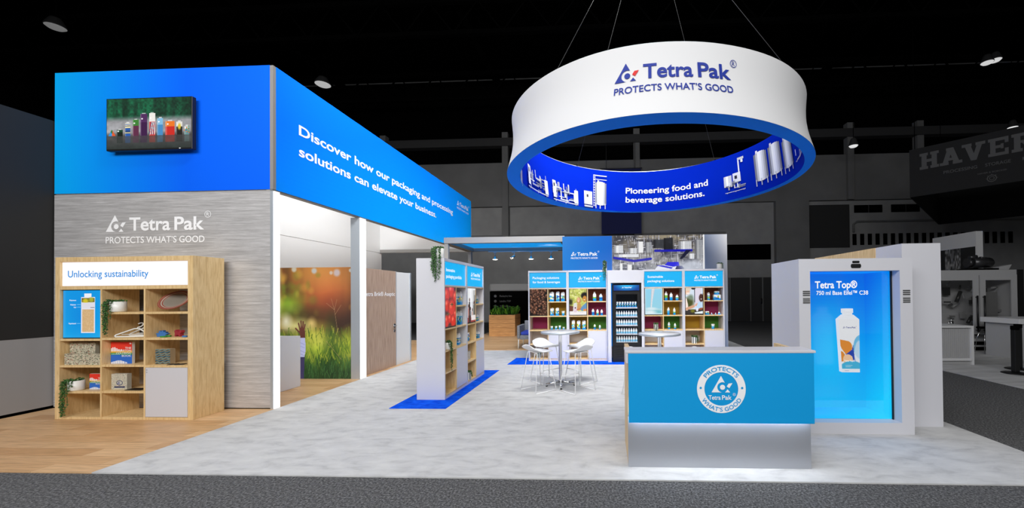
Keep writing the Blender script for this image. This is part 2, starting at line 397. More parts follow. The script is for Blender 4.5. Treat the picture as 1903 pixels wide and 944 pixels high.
# neighbouring stand's back wall, at the left edge
wl = MB(); wl.box(-8.1, -7.97, 2.6, 5.28, .05, 1.04); wl = wl.build('wall_left', mat('light_grey_partition', s8(158, 158, 160), .6))
struct(wl, 'neighbouring partition, light grey below and black above, left of the tower', 'wall')
MB().box(-8.1, -7.965, 2.6, 5.28, 1.045, 4.16).build('upper_panel', mat('black_partition', s8(30, 30, 30), .7), wl)
MB().box(-8.09, -7.985, 2.6, 5.28, 0, .05).build('shadow_gap', M_void, wl)

# ------------------------------------------------------------------ the tall tower at the left
FX0, FX1, FYF, FYB = -7.95, -4.66, 5.17, 13.13
wf1 = MB().box(FX0, -4.705, FYF, FYF + .09, .03, 3.085).build('wall_front', M_brush); struct(wf1, 'brushed steel wall with white carton maker logo behind the wooden shelf', 'wall')
MB().box(FX0, -4.705, FYF + .02, FYF + .08, 0, .03).build('plinth', M_void, wf1)
h = at(214, 400, FYF).z - at(214, 431, FYF).z
decal('lettering', brandlogo(-7.155, 2.535, .242), lambda a, c: (a, FYF - .004, c), M_letter, wf1)
wr = MB().box(FX0, FX0 + .08, FYF + .09, FYB, 0, 3.09).build('wall_side', M_wall); struct(wr, 'white inner side wall of the meeting room', 'wall')
hd = thing('overhead_header', 'tall blue header box on the tower with white lettering on its side', 'header', (FX0, FYF, 3.09))
OFF = (FX0, FYF, 3.09); HT = 4.858
def P(o): return o
ho = MB(OFF)
ho.box(FX0, -4.705, FYF + .012, FYF + .1, 3.095, HT); ho.box(FX1 - .1, FX1 - .012, FYF + .1, FYB, 3.095, HT)
ho.box(FX0, FX0 + .09, FYF + .1, FYB, 3.095, HT); ho.box(FX0 + .09, FX1 - .1, FYB - .1, FYB, 3.095, HT)
ho.build('frame_panel', M_wall, hd)
MB(OFF).box(FX0 + .1, FX1 - .11, FYB - .13, FYB - .1, 3.09, 3.2).box(FX1 - .1, FX1 - .01, FYF, FYB, 3.085, 3.097).build('lower_rail', M_grey, hd)
MB(OFF).box(-4.705, FX1 + .002, FYF - .002, FYF + .045, 3.1, HT - .005).build('corner_trim', M_grey, hd)
c = Can(64, 36); t = np.clip(c.U / .62, 0, 1)[..., None]; c.a = np.array([0, 176, 255]) / 255 * (1 - t) + np.array([0, 98, 246]) / 255 * t
fp = picture('front_graphic', c, flat(FX0, -4.707, FYF, 3.1, HT), M_print, hd, OFF)
c = Can(80, 24); t = np.clip(.15 + .9 * c.U ** 1.3 - .75 * (c.V - .35) * (1 - c.U * .6), 0, 1)[..., None]; c.a = np.array([0, 112, 255]) / 255 * (1 - t) + np.array([0, 172, 255]) / 255 * t
picture('side_graphic', c, lambda u_, v_: (FX1, FYF + .047 + (FYB - FYF - .047) * u_, 3.1 + (HT - 3.1) * v_), M_print, hd, OFF)
for it in (text('Discover how our packaging and processing', 5.62, 4.055, 5.9, .155, .019), text('solutions can elevate your business.', 5.62, 3.732, 4.74, .155, .019)):
    decal('lettering', [it], lambda a, c_: (FX1 + .005, a, c_), M_letter, hd, OFF)
decal('logo', brandlogo(11.85, 4.44, .165), lambda a, c_: (FX1 + .005, a, c_), M_letter, hd, OFF)
# television on the front header
TX0, TX1, TZ0, TZ1, TY = -7.02, -5.745, 3.66, 4.40, FYF - .10
tv = thing('television', 'wide flat television showing coloured cartons, mounted on the blue header', 'television', ((TX0 + TX1) / 2, FYF - .004, TZ0)); of = ((TX0 + TX1) / 2, FYF - .004, TZ0)
MB(of).box(TX0, TX1, TY, TY + .055, TZ0, TZ1).build('housing', M_satin, tv, .006)
MB(of).box(TX0 + .35, TX1 - .35, TY + .056, FYF - .004, TZ0 + .2, TZ1 - .2).build('wall_bracket', M_satin, tv)
MB(of).box(TX1 - .19, TX1 - .17, TY - .002, TY, TZ0 + .012, TZ0 + .018).build('status_light', M_strip, tv)
c = Can(210, 124, (14, 34, 26), 31)
for i in range(46):
    x = c.rng.random(); w_ = .02 + .03 * c.rng.random(); k = .5 + c.rng.random(); c.blend(np.exp(-((c.U - x) / w_) ** 2) * .8 * (c.V > .5), (14 * k, 70 * k, 46 * k))
c.mul(.55 + .9 * c.fbm(50, 26, 3)); fog = np.clip((.66 - c.V) * 9, 0, 1); c.blend(fog, (172, 172, 176)); c.blend(fog * c.fbm(5, 5) * .6, (110, 110, 112))
c.blend(np.clip((.34 - c.V) * 12, 0, 1) * .9, (64, 64, 64)); c.blend(np.clip((.2 - c.V) * 5, 0, 1) * .7, (30, 40, 36)); c.mul(.85 + .3 * c.fbm(20, 14))
for x, w_, top, k, k2 in ((.155, .075, .385, (22, 66, 40), (12, 26, 18)), (.25, .062, .52, (236, 232, 200), (40, 90, 170)), (.345, .07, .58, (60, 130, 50), (96, 40, 70)), (.44, .08, .69, (80, 40, 92), (60, 20, 70)), (.54, .075, .7, (240, 236, 230), (214, 50, 40)), (.635, .066, .6, (130, 190, 226), (70, 140, 196)), (.75, .105, .535, (240, 120, 30), (206, 40, 30)), (.86, .068, .52, (232, 228, 220), (30, 28, 24)), (.948, .06, .43, (200, 206, 200), (110, 150, 150))):
    c.rect(x - w_ / 2, .26, x + w_ / 2, top, k2); c.rect(x - w_ / 2, .26 + (top - .26) * .62, x + w_ / 2, top, k); c.rect(x - w_ * .25, top, x + w_ * .25, top + .02, (230, 230, 230), .8); c.rect(x - w_ / 2, .12, x + w_ / 2, .255, k2, .3)
    c.rect(x - w_ / 2, .26, x - w_ * .36, top, (255, 255, 255), .25); c.ell(x - w_ * .25, .26 + (top - .26) * .78, .01, .014, (255, 255, 255), .2)
for i in range(7): c.rect(.22, .28 + i * .034, .28, .294 + i * .034, ((40, 90, 170), (236, 210, 80), (30, 40, 60))[i % 3])
for i in range(6): c.line((.505 + .012 * i, .28), (.53 + .008 * i, .52), .004, (250, 236, 230) if i % 2 else (40, 60, 110))
for i in range(14): c.ell(.92 + .056 * c.rng.random(), .28 + .14 * c.rng.random(), .008, .012, ((40, 120, 170), (230, 120, 50), (70, 150, 80))[i % 3], .2)
c.ell(.86, .42, .018, .06, (226, 196, 60), .4); c.poly([(.02, .27), (.06, .4), (.105, .27)], (40, 120, 60)); c.poly([(.02, .27), (.045, .35), (.075, .27)], (50, 150, 220)); c.poly([(.06, .27), (.07, .37), (.105, .27)], (226, 90, 40))
picture('screen_image', c, flat(TX0 + .012, TX1 - .012, TY - .0015, TZ0 + .022, TZ1 - .012), M_screen, tv, of)
# light columns
def light_column(y0, y1, x_in, label):
    o = thing('light_column', label, 'light', (FX1, y0, .0)); of = (FX1, y0, 0)
    MB(of).box(x_in, FX1 - .006, y0, y1, 0, 3.08).build('post', M_alu, o)
    MB(of).box(FX1 - .006, FX1 + .006, y0 + .012, y1 - .012, .0, 3.078).build('diffuser', M_strip, o)
    return o
light_column(5.17, 5.285, -4.705, 'glowing white corner column at the front edge of the tower')
light_column(7.07, 7.26, -4.84, 'glowing white column between forest picture and walnut door')

# forest picture wall inside the tower
wfo = MB().box(-7.86, -4.84, 7.1, 7.2, 0, 2.145).build('wall_forest', M_wall); struct(wfo, 'inner wall bearing the backlit forest photograph', 'wall')
c = Can(190, 240, (90, 60, 20), 3)
c.grad((.5, 1), (.5, .42), (118, 62, 22), (70, 52, 18))
n = c.fbm(5, 4); c.blend(np.clip((n - .45) * 2.2, 0, 1) * (c.V > .45), (176, 128, 44))
for x, w_, a_ in ((.12, .05, .6), (.3, .03, .5), (.47, .04, .35), (.92, .06, .55), (.8, .03, .3)): c.blend(np.exp(-((c.U - x) / w_) ** 2) * a_ * np.clip((c.V - .4) * 4, 0, 1), (42, 30, 12))
c.ell(.60, .86, .30, .22, (238, 142, 70), .9, 0, .85); c.ell(.62, .68, .2, .16, (196, 84, 48), .9, 0, .8); c.ell(.5, .98, .3, .12, (232, 168, 80), .9, 0, .6)
for i in range(40): c.ell(c.rng.random() * .5, .5 + c.rng.random() * .5, .02 + .03 * c.rng.random(), .02 + .02 * c.rng.random(), (224, 172, 70) if c.rng.random() > .4 else (120, 140, 40), .5, 0, .4)
for x, y, r_, k in ((.2, .985, .03, (214, 220, 214)), (.45, .97, .032, (196, 214, 232)), (.66, .95, .02, (220, 214, 210)), (.73, .95, .04, (206, 206, 226)), (.94, .92, .03, (216, 228, 232)), (.91, .64, .035, (214, 150, 60)), (.9, .97, .02, (210, 220, 230))): c.ell(x, y, r_, r_ * .8, k, .35, 0, .75)
c.ell(.12, .68, .16, .07, (142, 182, 44), .8, .3, .8); c.ell(.16, .62, .12, .05, (164, 200, 60), .8, 0, .7)
c.ell(.8, .5, .3, .16, (46, 26, 22), .9, 0, .8); c.ell(.3, .56, .25, .07, (48, 50, 20), .9, 0, .6)
n = c.fbm(16, 9, 4); low = np.clip((.46 - c.V) * 6, 0, 1)
c.blend(low, (66, 104, 22)); c.blend(low * np.clip((n - .42) * 4, 0, 1), (162, 186, 48))
for x, y, rx, ry, k in ((.45, .40, .18, .08, (236, 230, 92)), (.55, .33, .16, .06, (222, 222, 90)), (.2, .48, .16, .05, (240, 236, 160)), (.9, .34, .09, .09, (196, 202, 60)), (.4, .22, .15, .06, (182, 198, 62)), (.88, .2, .09, .04, (206, 202, 70)), (.1, .52, .05, .05, (250, 246, 220)), (.42, .5, .04, .04, (250, 214, 130))): c.ell(x, y, rx, ry, k, .9, 0, .75)
c.ell(.66, .3, .07, .2, (44, 78, 24), .8, 0, .7)
c.blend(np.clip((.26 - c.V) * 5, 0, 1) * .9, (14, 50, 20))
for i in range(520):
    x = c.rng.random(); y = c.rng.random() ** 1.5 * .42; l_ = .03 + .06 * c.rng.random(); k = c.rng.random()
    i0, i1 = max(int((x - .08) * c.w), 0), min(int((x + .08) * c.w) + 1, c.w); j0, j1 = max(int((y - .02) * c.h), 0), min(int((y + l_ + .02) * c.h) + 1, c.h)
    s_ = Can.__new__(Can); s_.a = c.a[j0:j1, i0:i1]; s_.U = c.U[j0:j1, i0:i1]; s_.V = c.V[j0:j1, i0:i1]; s_.asp = c.asp
    s_.line((x, y), (x + (c.rng.random() - .5) * .08, y + l_), .004, (30 + 170 * k, 76 + 120 * k, 16 + 50 * k) if y > .14 else (14 + 60 * k, 50 + 70 * k, 20 + 40 * k), .75); c.a[j0:j1, i0:i1] = s_.a
for p, q in (((.74, .42), (.70, .62)), ((.70, .62), (.60, .68)), ((.70, .62), (.66, .72)), ((.71, .58), (.78, .66)), ((.70, .62), (.73, .71)), ((.6, .34), (.78, .18))): c.line(p, q, .0024, (200, 160, 118), .6)
# the raised arm in the picture
c.poly([(.265, .37), (.335, .38), (.345, .27), (.325, .19), (.26, .19), (.27, .28)], (188, 190, 226)); c.poly([(.255, .2), (.33, .2), (.32, .0), (.25, .0)], (58, 52, 92))
c.ell(.3, .425, .035, .045, (98, 48, 40), .1); c.poly([(.28, .37), (.335, .37), (.335, .42), (.27, .42)], (96, 46, 38))
for p, q in (((.275, .44), (.255, .5)), ((.29, .45), (.285, .52)), ((.308, .45), (.312, .515)), ((.322, .44), (.335, .49)), ((.28, .41), (.22, .455))): c.line(p, q, .0085, (104, 52, 42))
for y in (.3, .33, .26, .23): c.line((.27, y), (.33, y - .02), .003, (130, 128, 186), .6)
c.blend(np.clip((.06 - c.U) / .06, 0, 1) * .5 * (c.V > .55), (190, 206, 200))
picture('forest_graphic', c, flat(-6.30, -4.70, 7.095, .0, 2.143), M_back, wfo)
# counter inside the room (rounded top edge)
co = thing('curved_counter', 'low white counter in front of the forest photograph', 'counter', (-6.2, 5.9, .012))
prof = [(5.75, 0), (5.75, .905), (5.85, .93), (6.1, .925), (6.35, .90), (6.505, .885), (6.505, 0)]
MB((-6.2, 5.9, .012)).prism(prof, lambda a, c_, t_: (t_, a, c_ + .0125), -6.85, -5.365).build('body', M_white, co, .008)
MB((-6.2, 5.9, .012)).box(-6.83, -5.385, 5.77, 6.49, .0125, .03).build('plinth', M_alu, co)
# walnut door and white sidelight
d2 = thing('door_2', 'greyed walnut door with lettering beside the white glowing column', 'door', (-4.75, 7.27, .012), kind='structure'); of = (-4.75, 7.27, .012)
MB(of).box(-4.82, -4.75, 7.275, 8.475, .013, 2.14).build('leaf', M_walnut, d2, .003)
MB(of).box(-4.815, -4.755, 8.49, 9.09, .013, 2.13).build('sidelight', M_wall, d2)
MB(of).box(-4.83, -4.74, 9.09, 9.14, .013, 2.14).box(-4.83, -4.745, 8.475, 8.492, .013, 2.14).box(-4.83, -4.745, 7.262, 7.276, .013, 2.15).build('jamb', M_alu, d2)
MB(of).cyl((-4.75, 8.40, .92), (-4.738, 8.40, .92), .045).tube([(-4.74, 8.40, .92), (-4.70, 8.40, .92), (-4.69, 8.39, .92), (-4.69, 8.27, .92)], .011).cyl((-4.75, 8.40, .80), (-4.738, 8.40, .80), .03).build('door_handle', M_chrome, d2)
decal('lettering', [text('Tetra Brik\u00ae Aseptic', 7.31, 1.585, 1.12, .085, .012)], lambda a, c_: (-4.746, a, c_), M_letter, d2, of)
# canopy behind the tower, with track lights
cn = thing('canopy_frame', 'grey canopy frame with blue fabric top joining tower and back wall', 'canopy', (-4.66, 10.84, .012)); of = (-4.66, 10.84, .012)
for y in (10.84, 12.96): MB(of).box(-4.652, -1.15, y, y + .14, 3.085, 3.255).build('beam', M_grey, cn, .004)
for x in (-4.652, -1.29): MB(of).box(x, x + .14, 10.98, 12.96, 3.085, 3.255).build('beam', M_grey, cn, .004)
for y in (10.86, 12.78): MB(of).box(-4.651, -4.54, y, y + .12, .013, 3.085).build('post', M_grey, cn, .004)
MB(of).box(-4.5, -1.3, 11.0, 12.94, 3.2, 3.21).build('fabric_panel', mat('canopy_fabric_glow', s8(0, 150, 235), .6, emit=.85), cn)  # fabric glows by itself in place of light falling on it
MB(of).box(-4.0, -1.6, 12.93, 12.955, 3.055, 3.085).build('track', M_alu, cn)
def spot(name, loc, target, power, deg, parent=None):
    l = bpy.data.lights.new(name, 'SPOT'); l.energy = power; l.spot_size = math.radians(deg); l.spot_blend = .8; l.shadow_soft_size = .06
    o = bpy.data.objects.new(name, l); COL.objects.link(o); o.location = loc; o.rotation_euler = (Vector(target) - Vector(loc)).to_track_quat('-Z', 'Y').to_euler(); o.parent = parent
names = ['leftmost', 'second from the left and tilted sideways', 'third from the left', 'rightmost']
for i, px in enumerate((920, 954, 987, 1024)):
    p = at(px, 470, 12.94); o = thing('track_light', f'small silver track light under the canopy, {names[i]} of four', 'track light', (p.x, 12.94, 3.055), 0, 'track lights under the canopy')
    MB().box(-.05, .05, -.015, .015, -.03, -.002).build('adapter', M_alu, o)
    spot('track_light_beam', (0, 0, -.30), (.2 if i < 2 else -.1, 1.2 if i != 3 else -1.0, --2.6), 110, 84, o)
    if i == 1:
        MB().cyl((.03, 0, -.03), (.03, 0, -.16), .014).build('arm', M_alu, o)
        MB().cyl((.06, 0, -.13), (-.08, -.02, -.22), .035, .05).build('lamp_head', M_chrome, o); MB().cyl((-.08, -.02, -.221), (-.085, -.02, -.224), .045).build('lens', M_strip, o)
    else:
        MB().cyl((0, 0, -.03), (0, 0, -.15), .014).build('arm', M_alu, o)
        MB().lathe([(.02, -.14), (.035, -.16), (.045, -.2), (.085, -.235), (.09, -.245)]).build('lamp_head', M_chrome, o); MB().lathe([(.0, -.246), (.085, -.246), (.08, -.262), (.0, -.268)]).build('lens', M_strip, o)

# ------------------------------------------------------------------ back wall of the stand
BY = 9.46
wb = MB().box(-1.06, 2.965, BY, BY + .08, .012, 3.02).build('wall_back', M_wall); struct(wb, 'stand back wall printed blue, with a dairy plant photograph and pale grey', 'wall')
c = Can(24, 24); t = np.clip(.15 + .6 * c.U + .2 * c.V, 0, 1)[..., None]; c.a = np.array([0, 150, 238]) / 255 * (1 - t) + np.array([0, 104, 214]) / 255 * t
picture('blue_graphic', c, flat(-1.06, .168, BY - .003, .3, 3.018), M_back, wb)
decal('logo', brandlogo(at(1061, 476, BY).x, at(1061, 476, BY).z, .108), lambda a, c_: (a, BY - .007, c_), M_glow, wb)
c = Can(260, 96, (120, 122, 128), 8)
c.grad((.5, 1), (.5, 0), (128, 122, 112), (150, 152, 158)); c.mul(.8 + .4 * c.fbm(14, 6))
c.rect(.0, .62, 1, 1, (104, 100, 94), .5); c.ell(.72, .95, .35, .08, (176, 166, 140), .5, 0, .5)
c.blend(np.clip((c.fbm(10, 5) - .42) * 3, 0, 1) * .7, (58, 60, 70))
for i in range(620):
    x = c.rng.random(); y = c.rng.random(); k = 30 + 210 * c.rng.random(); v_ = c.rng.random() > .4
    c.line((x, y), (x + (0 if v_ else .12 * (c.rng.random() - .3)), y + (.35 * (c.rng.random() - .3) if v_ else 0)), .0022, (k, k, k + 8), .8)
for x, y, w_, h_, k in ((.02, .5, .1, .22, 200), (.28, .5, .06, .32, 230), (.36, .5, .07, .3, 150), (.45, .62, .11, .26, 70), (.56, .52, .1, .4, 46), (.18, .48, .09, .16, 190), (.02, .38, .27, .08, 206), (.72, .55, .14, .26, 186), (.9, .3, .08, .55, 150), (.83, .3, .06, .16, 200), (.08, .0, .03, .2, 220), (.16, .0, .05, .16, 226), (.22, .0, .05, .15, 120)):
    c.rect(x, y, x + w_, y + h_, (k, k + 2, k + 6), .85); c.rect(x, y, x + w_ * .2, y + h_, (k * .6, k * .6, k * .62), .6); c.rect(x + w_ * .35, y, x + w_ * .5, y + h_, (min(255, k * 1.2),) * 3, .5)
for p, q in (((.02, .36), (.24, .26)), ((.24, .26), (.42, .32)), ((.47, .55), (.86, .55))): c.line(p, q, .012, (34, 34, 160))
c.poly([(.80, .56), (.86, .56), (.76, .3), (.73, .3)], (28, 30, 60), .8)
c.poly([(.46, .0), (.5, .13), (.62, .16), (.74, .1), (.76, 0)], (196, 198, 206)); c.poly([(.57, .13), (.6, .22), (.72, .22), (.73, .11), (.66, .08)], (44, 44, 190)); c.poly([(.48, .12), (.56, .12), (.66, .06), (.64, .02)], (60, 60, 180)); c.poly([(.68, .0), (.78, .02), (.76, .1), (.7, .1)], (30, 34, 80))
c.ell(.86, .1, .14, .16, (186, 190, 198), .4, 0, .8); c.rect(.985, 0, 1, 1, (226, 228, 232))
c.a = np.clip((c.a - .42) * 1.55 + .40, 0, 1); picture('plant_photograph', c, flat(.172, 2.42, BY - .003, 2.17, 3.018), M_back, wb)
c = Can(30, 90); t = np.clip((c.U + c.V) - .9, 0, 1)[..., None]; c.a = np.array([150, 166, 196]) / 255 * (1 - t) + np.array([252, 252, 254]) / 255 * t
picture('pale_graphic', c, flat(2.42, 2.963, BY - .003, .02, 3.018), M_print, wb)

# ================================================================== HANGING RING
RR, RCX, RCY, RZB, RZT = 2.44, .784, 6.459, 3.456, 4.322
def prof_fn(tab, sm=14):
    a = np.array([t[0] for t in tab], float); v = np.array([t[1] for t in tab], float)
    g = np.arange(0, 360); aa = np.concatenate([a - 360, a, a + 360]); vv = np.concatenate([v, v, v]); i = np.argsort(aa)
    y = np.interp(g, aa[i], vv[i]); k = np.exp(-.5 * (np.minimum(g, 360 - g) / sm) ** 2); k /= k.sum()
    y = np.real(np.fft.ifft(np.fft.fft(y) * np.fft.fft(k)))
    return lambda th: np.interp(math.degrees(th) % 360, np.append(g, 360), np.append(y, y[0]))
R_ob = prof_fn([(-143, .977), (-122, 1.009), (-110, 1.017), (-100, 1.022), (-92, 1.02), (-79, 1.004), (-64, .987), (-54, .976), (0, .972), (60, .98), (120, .98), (180, .97)], 9)
R_ib = prof_fn([(-176, .89), (-138, .892), (-120, .898), (-101, .912), (-92, .905), (-57, .897), (-17, .925), (-1, .935), (14, .925), (41, .905), (75, .945), (90, .95), (103, .925), (131, .865), (166, .855)], 9)
R_ot = prof_fn([(-161, .94), (-134, .938), (-112, .941), (-92, .934), (-68, .926), (-47, .934), (0, .935), (90, .935)], 8)
R_it = prof_fn([(10, .885), (32, .866), (47, .872), (74, .889), (113, .893), (142, .893), (156, .90), (-90, .89)], 8)
ring = thing('hanging_ring', 'large white hanging ring with blue logo outside and blue printed inside', 'hanging sign', (RCX, RCY, RZB))
def rp(Rv, th, z): return (Rv * RR * math.cos(th), Rv * RR * math.sin(th), z)
NT = 128; TH = [2 * math.pi * i / NT for i in range(NT)]; HR = RZT - RZB
def outer(th, t):
    Rb, Rt = R_ob(th), R_ot(th); return Rb * (1 - t) + Rt * t - .022 * math.sin(math.pi * t)
def inner(th, t): return R_ib(th) * (1 - t) + R_it(th) * t
def shell(fn, ts):
    b = MB()
    vs = [rp(fn(th, t), th, HR * t) for t in ts for th in TH]
    return b.add(vs, [(k * NT + i, k * NT + (i + 1) % NT, (k + 1) * NT + (i + 1) % NT, (k + 1) * NT + i) for k in range(len(ts) - 1) for i in range(NT)], None, True)
TS = [i / 8 for i in range(9)]
shell(outer, TS).build('outer_fabric', M_ringwhite, ring, recalc=False)
shell(inner, TS).build('inner_fabric', mat('ring_blue_shaded', s8(0, 34, 168), .85, spec=.04), ring, recalc=False)  # ring inside: darker blue, shade put into the colour
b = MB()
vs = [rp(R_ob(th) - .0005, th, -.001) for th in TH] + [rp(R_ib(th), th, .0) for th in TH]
b.add(vs, [(i, (i + 1) % NT, NT + (i + 1) % NT, NT + i) for i in range(NT)]); b.build('underside_fabric', M_bluelit, ring, recalc=False)
vs = [rp(R_ot(th), th, HR) for th in TH] + [rp(R_it(th), th, HR) for th in TH]
MB().add(vs, [(i, (i + 1) % NT, NT + (i + 1) % NT, NT + i) for i in range(NT)]).build('top_fabric', M_ringwhite, ring, recalc=False)
MB().tube([rp(R_ot(th) - .02, th, HR + .012) for th in TH], .02, 6, closed=True).build('frame_tube', M_alu, ring)
for ang in (-128, -47, 47, 128):
    th = math.radians(ang); p = rp(R_ot(th) - .02, th, HR)
    cb = MB().tube([p, (0, 0, 8.3 - RZB)], .004, 5).build('suspension_cable', mat('steel_cable', s8(62, 62, 62), .5, .5), ring)
    MB().tube([(p[0], p[1], p[2] - .03), (p[0], p[1], p[2] + .05)], .018, 6).build('shackle', M_void, cb)
MB().tube([(0, 0, 8.3 - RZB), (0, 0, 12.0 - RZB)], .006, 5).build('suspension_cable', MATS['steel_cable'], ring)
def th_of(px, py, far):
    """angle and height where the sight line of a pixel meets the ring's outer (near) or inner (far) face"""
    d = RC @ np.array([(px - PX) / F_PX, 1, -(py - PY) / F_PX]); best = None
    for i in range(720):
        th = math.radians(i / 2); n = -1 if far else 1
        k = None
        Rv = (inner if far else outer)(th, .5) * RR; x, y = RCX + Rv * math.cos(th), RCY + Rv * math.sin(th)
        e = abs(x * d[1] - y * d[0]) / math.hypot(d[0], d[1]); front = (x * math.cos(th) - RCX * math.cos(th)) * 0 + (math.cos(th) * x + math.sin(th) * y)
        ok = front > 0 if far else front < 0
        if ok and (best is None or e < best[0]): best = (e, th, EYE + d[2] / d[1] * y)
    return best[1], best[2] - RZB
def on_out(a, c_):
    th = a / RR; t = c_ / HR; return rp(outer(th, t) + .0035, th, c_)
def on_in(a, c_, lift=0.):
    th = -a / RR; t = c_ / HR; return rp(inner(th, t) - .0035 - lift, th, c_)
tl, zl = th_of(1142, 160, False); tr, zr = th_of(1360, 155, False)
h = (tr - tl) * RR / 6.14
main_, red_ = brandlogo(tl * RR, .445, h, True, True)
decal('lettering', main_, on_out, M_navyl, ring); decal('logo_tail', red_, on_out, M_redl, ring)
a0, z0 = th_of(1162, 345, True); a1, z1 = th_of(1316, 345, True)
wI = abs(a1 - a0) * RR
decal('inner_lettering', [text('Pioneering food and', -a0 * RR, .395, wI, .125, .013), text('beverage solutions.', -a0 * RR, .195, wI * .95, .125, .013)], on_in, M_letter, ring)
# printed machines on the inside, each a flat print of tanks and pipework
def sheet(b, items, fn0):
    for q_, ((u0, v0, u1, v1), k) in enumerate(items):
        fn = lambda a, c_: fn0(a, c_, .0004 * q_)
        n = max(1, int(abs(u1 - u0) / .08))
        for i in range(n):
            a, e = u0 + (u1 - u0) * i / n, u0 + (u1 - u0) * (i + 1) / n
            b.add([fn(a, v0), fn(e, v0), fn(e, v1), fn(a, v1)], [(0, 1, 2, 3)], s8(k, k + 4 if k < 250 else 255, min(255, k + 14)))
rng = random.Random(5)
def tank(u0, v0, w, h_):
    out = []; n = 7; sh = (120, 190, 246, 240, 214, 176, 120)
    for i in range(n):
        e = abs((i + .5) / n - .5) * 2; cap = .07 * h_ * (1 - e * e)
        out.append(((u0 + w * i / n, v0 + .17 * h_ - cap * .6, u0 + w * (i + 1) / n, v0 + .93 * h_ + cap), sh[i]))
    for k in (.06, .45, .9): out.append(((u0 + w * k - .012, v0, u0 + w * k + .012, v0 + .2 * h_), 190))
    out.append(((u0 + w * .2, v0 + .96 * h_, u0 + w * .35, v0 + 1.04 * h_), 220)); return out
def skid(u0, v0, w, h_, ends=True, k=26):
    out = []
    for i in range(k):
        x, y = u0 + rng.random() * w * .96, v0 + h_ * (.08 + rng.random() * .7); g = rng.choice((110, 150, 190, 225))
        if rng.random() < .6: out.append(((x, y, x + .016 + .02 * rng.random(), min(v0 + h_, y + h_ * (.2 + .4 * rng.random()))), g))
        else: out.append(((x, y, min(u0 + w, x + w * (.15 + .25 * rng.random())), y + .018), g))
    out += [((u0, v0 + .05 * h_, u0 + w, v0 + .1 * h_), 180)] + [((u0 + w * q, v0, u0 + w * q + .02, v0 + .1 * h_), 180) for q in (.08, .5, .9)]
    if ends: out += [((u0, v0 + .18 * h_, u0 + w * .13, v0 + h_), 228), ((u0 + .03 * w, v0 + .7 * h_, u0 + w * .09, v0 + .88 * h_), 40), ((u0 + w * .86, v0 + .12 * h_, u0 + w, v0 + .78 * h_), 214)]
    return out
def span(pxa, pxb, yb, yt):
    ta, za = th_of(pxa, yb, True); tb, zb = th_of(pxb, yb, True); tm, zt = th_of(pxa, yt, True)
    return -ta * RR, za, ((ta - tb) % (2 * math.pi)) * RR, zt - za
def machine(label, items): 
    b = MB(); sheet(b, items, on_in); b.build('machine_print', M_gloss, ring, recalc=False)
u_, v_, w_, h_ = span(976, 1012, 348, 304); machine('', skid(u_, v_, w_, h_, True, 34))
u_, v_, w_, h_ = span(1023, 1071, 373, 334); machine('', skid(u_, v_, w_, h_, True, 34))
u_, v_, w_, h_ = span(1085, 1126, 384, 322); it = tank(u_ + w_ * .52, v_, w_ * .48, h_ * .82) + [((u_, v_ + .06, u_ + w_ * .38, v_ + h_ * .48), 206), ((u_ + w_ * .12, v_ + h_ * .3, u_ + w_ * .2, v_ + h_ * .38), 30), ((u_, v_, u_ + w_ * .4, v_ + .04), 170)]
for q in range(12): it.append(((u_ + w_ * .42, v_ + .05 + q * h_ / 13, u_ + w_ * .5, v_ + .065 + q * h_ / 13), 190))
it += [((u_ + w_ * .42, v_ + .03, u_ + w_ * .435, v_ + h_), 200), ((u_ + w_ * .49, v_ + .03, u_ + w_ * .505, v_ + h_), 200), ((u_ + w_ * .42, v_ + h_ * .97, u_ + w_, v_ + h_), 190), ((u_ + w_ * .42, v_ + h_ * .86, u_ + w_, v_ + h_ * .88), 190)]
machine('', it)
u_, v_, w_, h_ = span(1345, 1386, 362, 304); it = [((u_, v_ + h_ * .22, u_ + w_ * .36, v_ + h_ * .55), 196), ((u_ + w_ * .1, v_ + h_ * .24, u_ + w_ * .2, v_ + h_ * .55), 235), ((u_ + w_ * .42, v_ + h_ * .3, u_ + w_ * .78, v_ + h_ * .58), 216), ((u_ + w_ * .5, v_ + h_ * .4, u_ + w_ * .62, v_ + h_ * .5), 30), ((u_ + w_ * .7, v_ + h_ * .5, u_ + w_ * .76, v_ + h_), 226), ((u_ + w_ * .7, v_ + h_ * .93, u_ + w_, v_ + h_), 190), ((u_ + w_ * .85, v_ + h_ * .84, u_ + w_ * .95, v_ + h_ * .93), 220)]
machine('', it + skid(u_ + w_ * .06, v_, w_ * .94, h_ * .36, False, 18))
for a, b_, yb, yt in ((1404, 1428, 347, 286), (1431, 1453, 336, 272), (1456, 1473, 324, 262)):
    u_, v_, w_, h_ = span(a, b_, yb, yt); machine('', tank(u_, v_, w_, h_))
u_, v_, w_, h_ = span(1478, 1490, 303, 274); machine('', skid(u_, v_, w_, h_, False, 14))
u_, v_, w_, h_ = span(958, 968, 338, 306); machine('', tank(u_, v_, w_, h_))

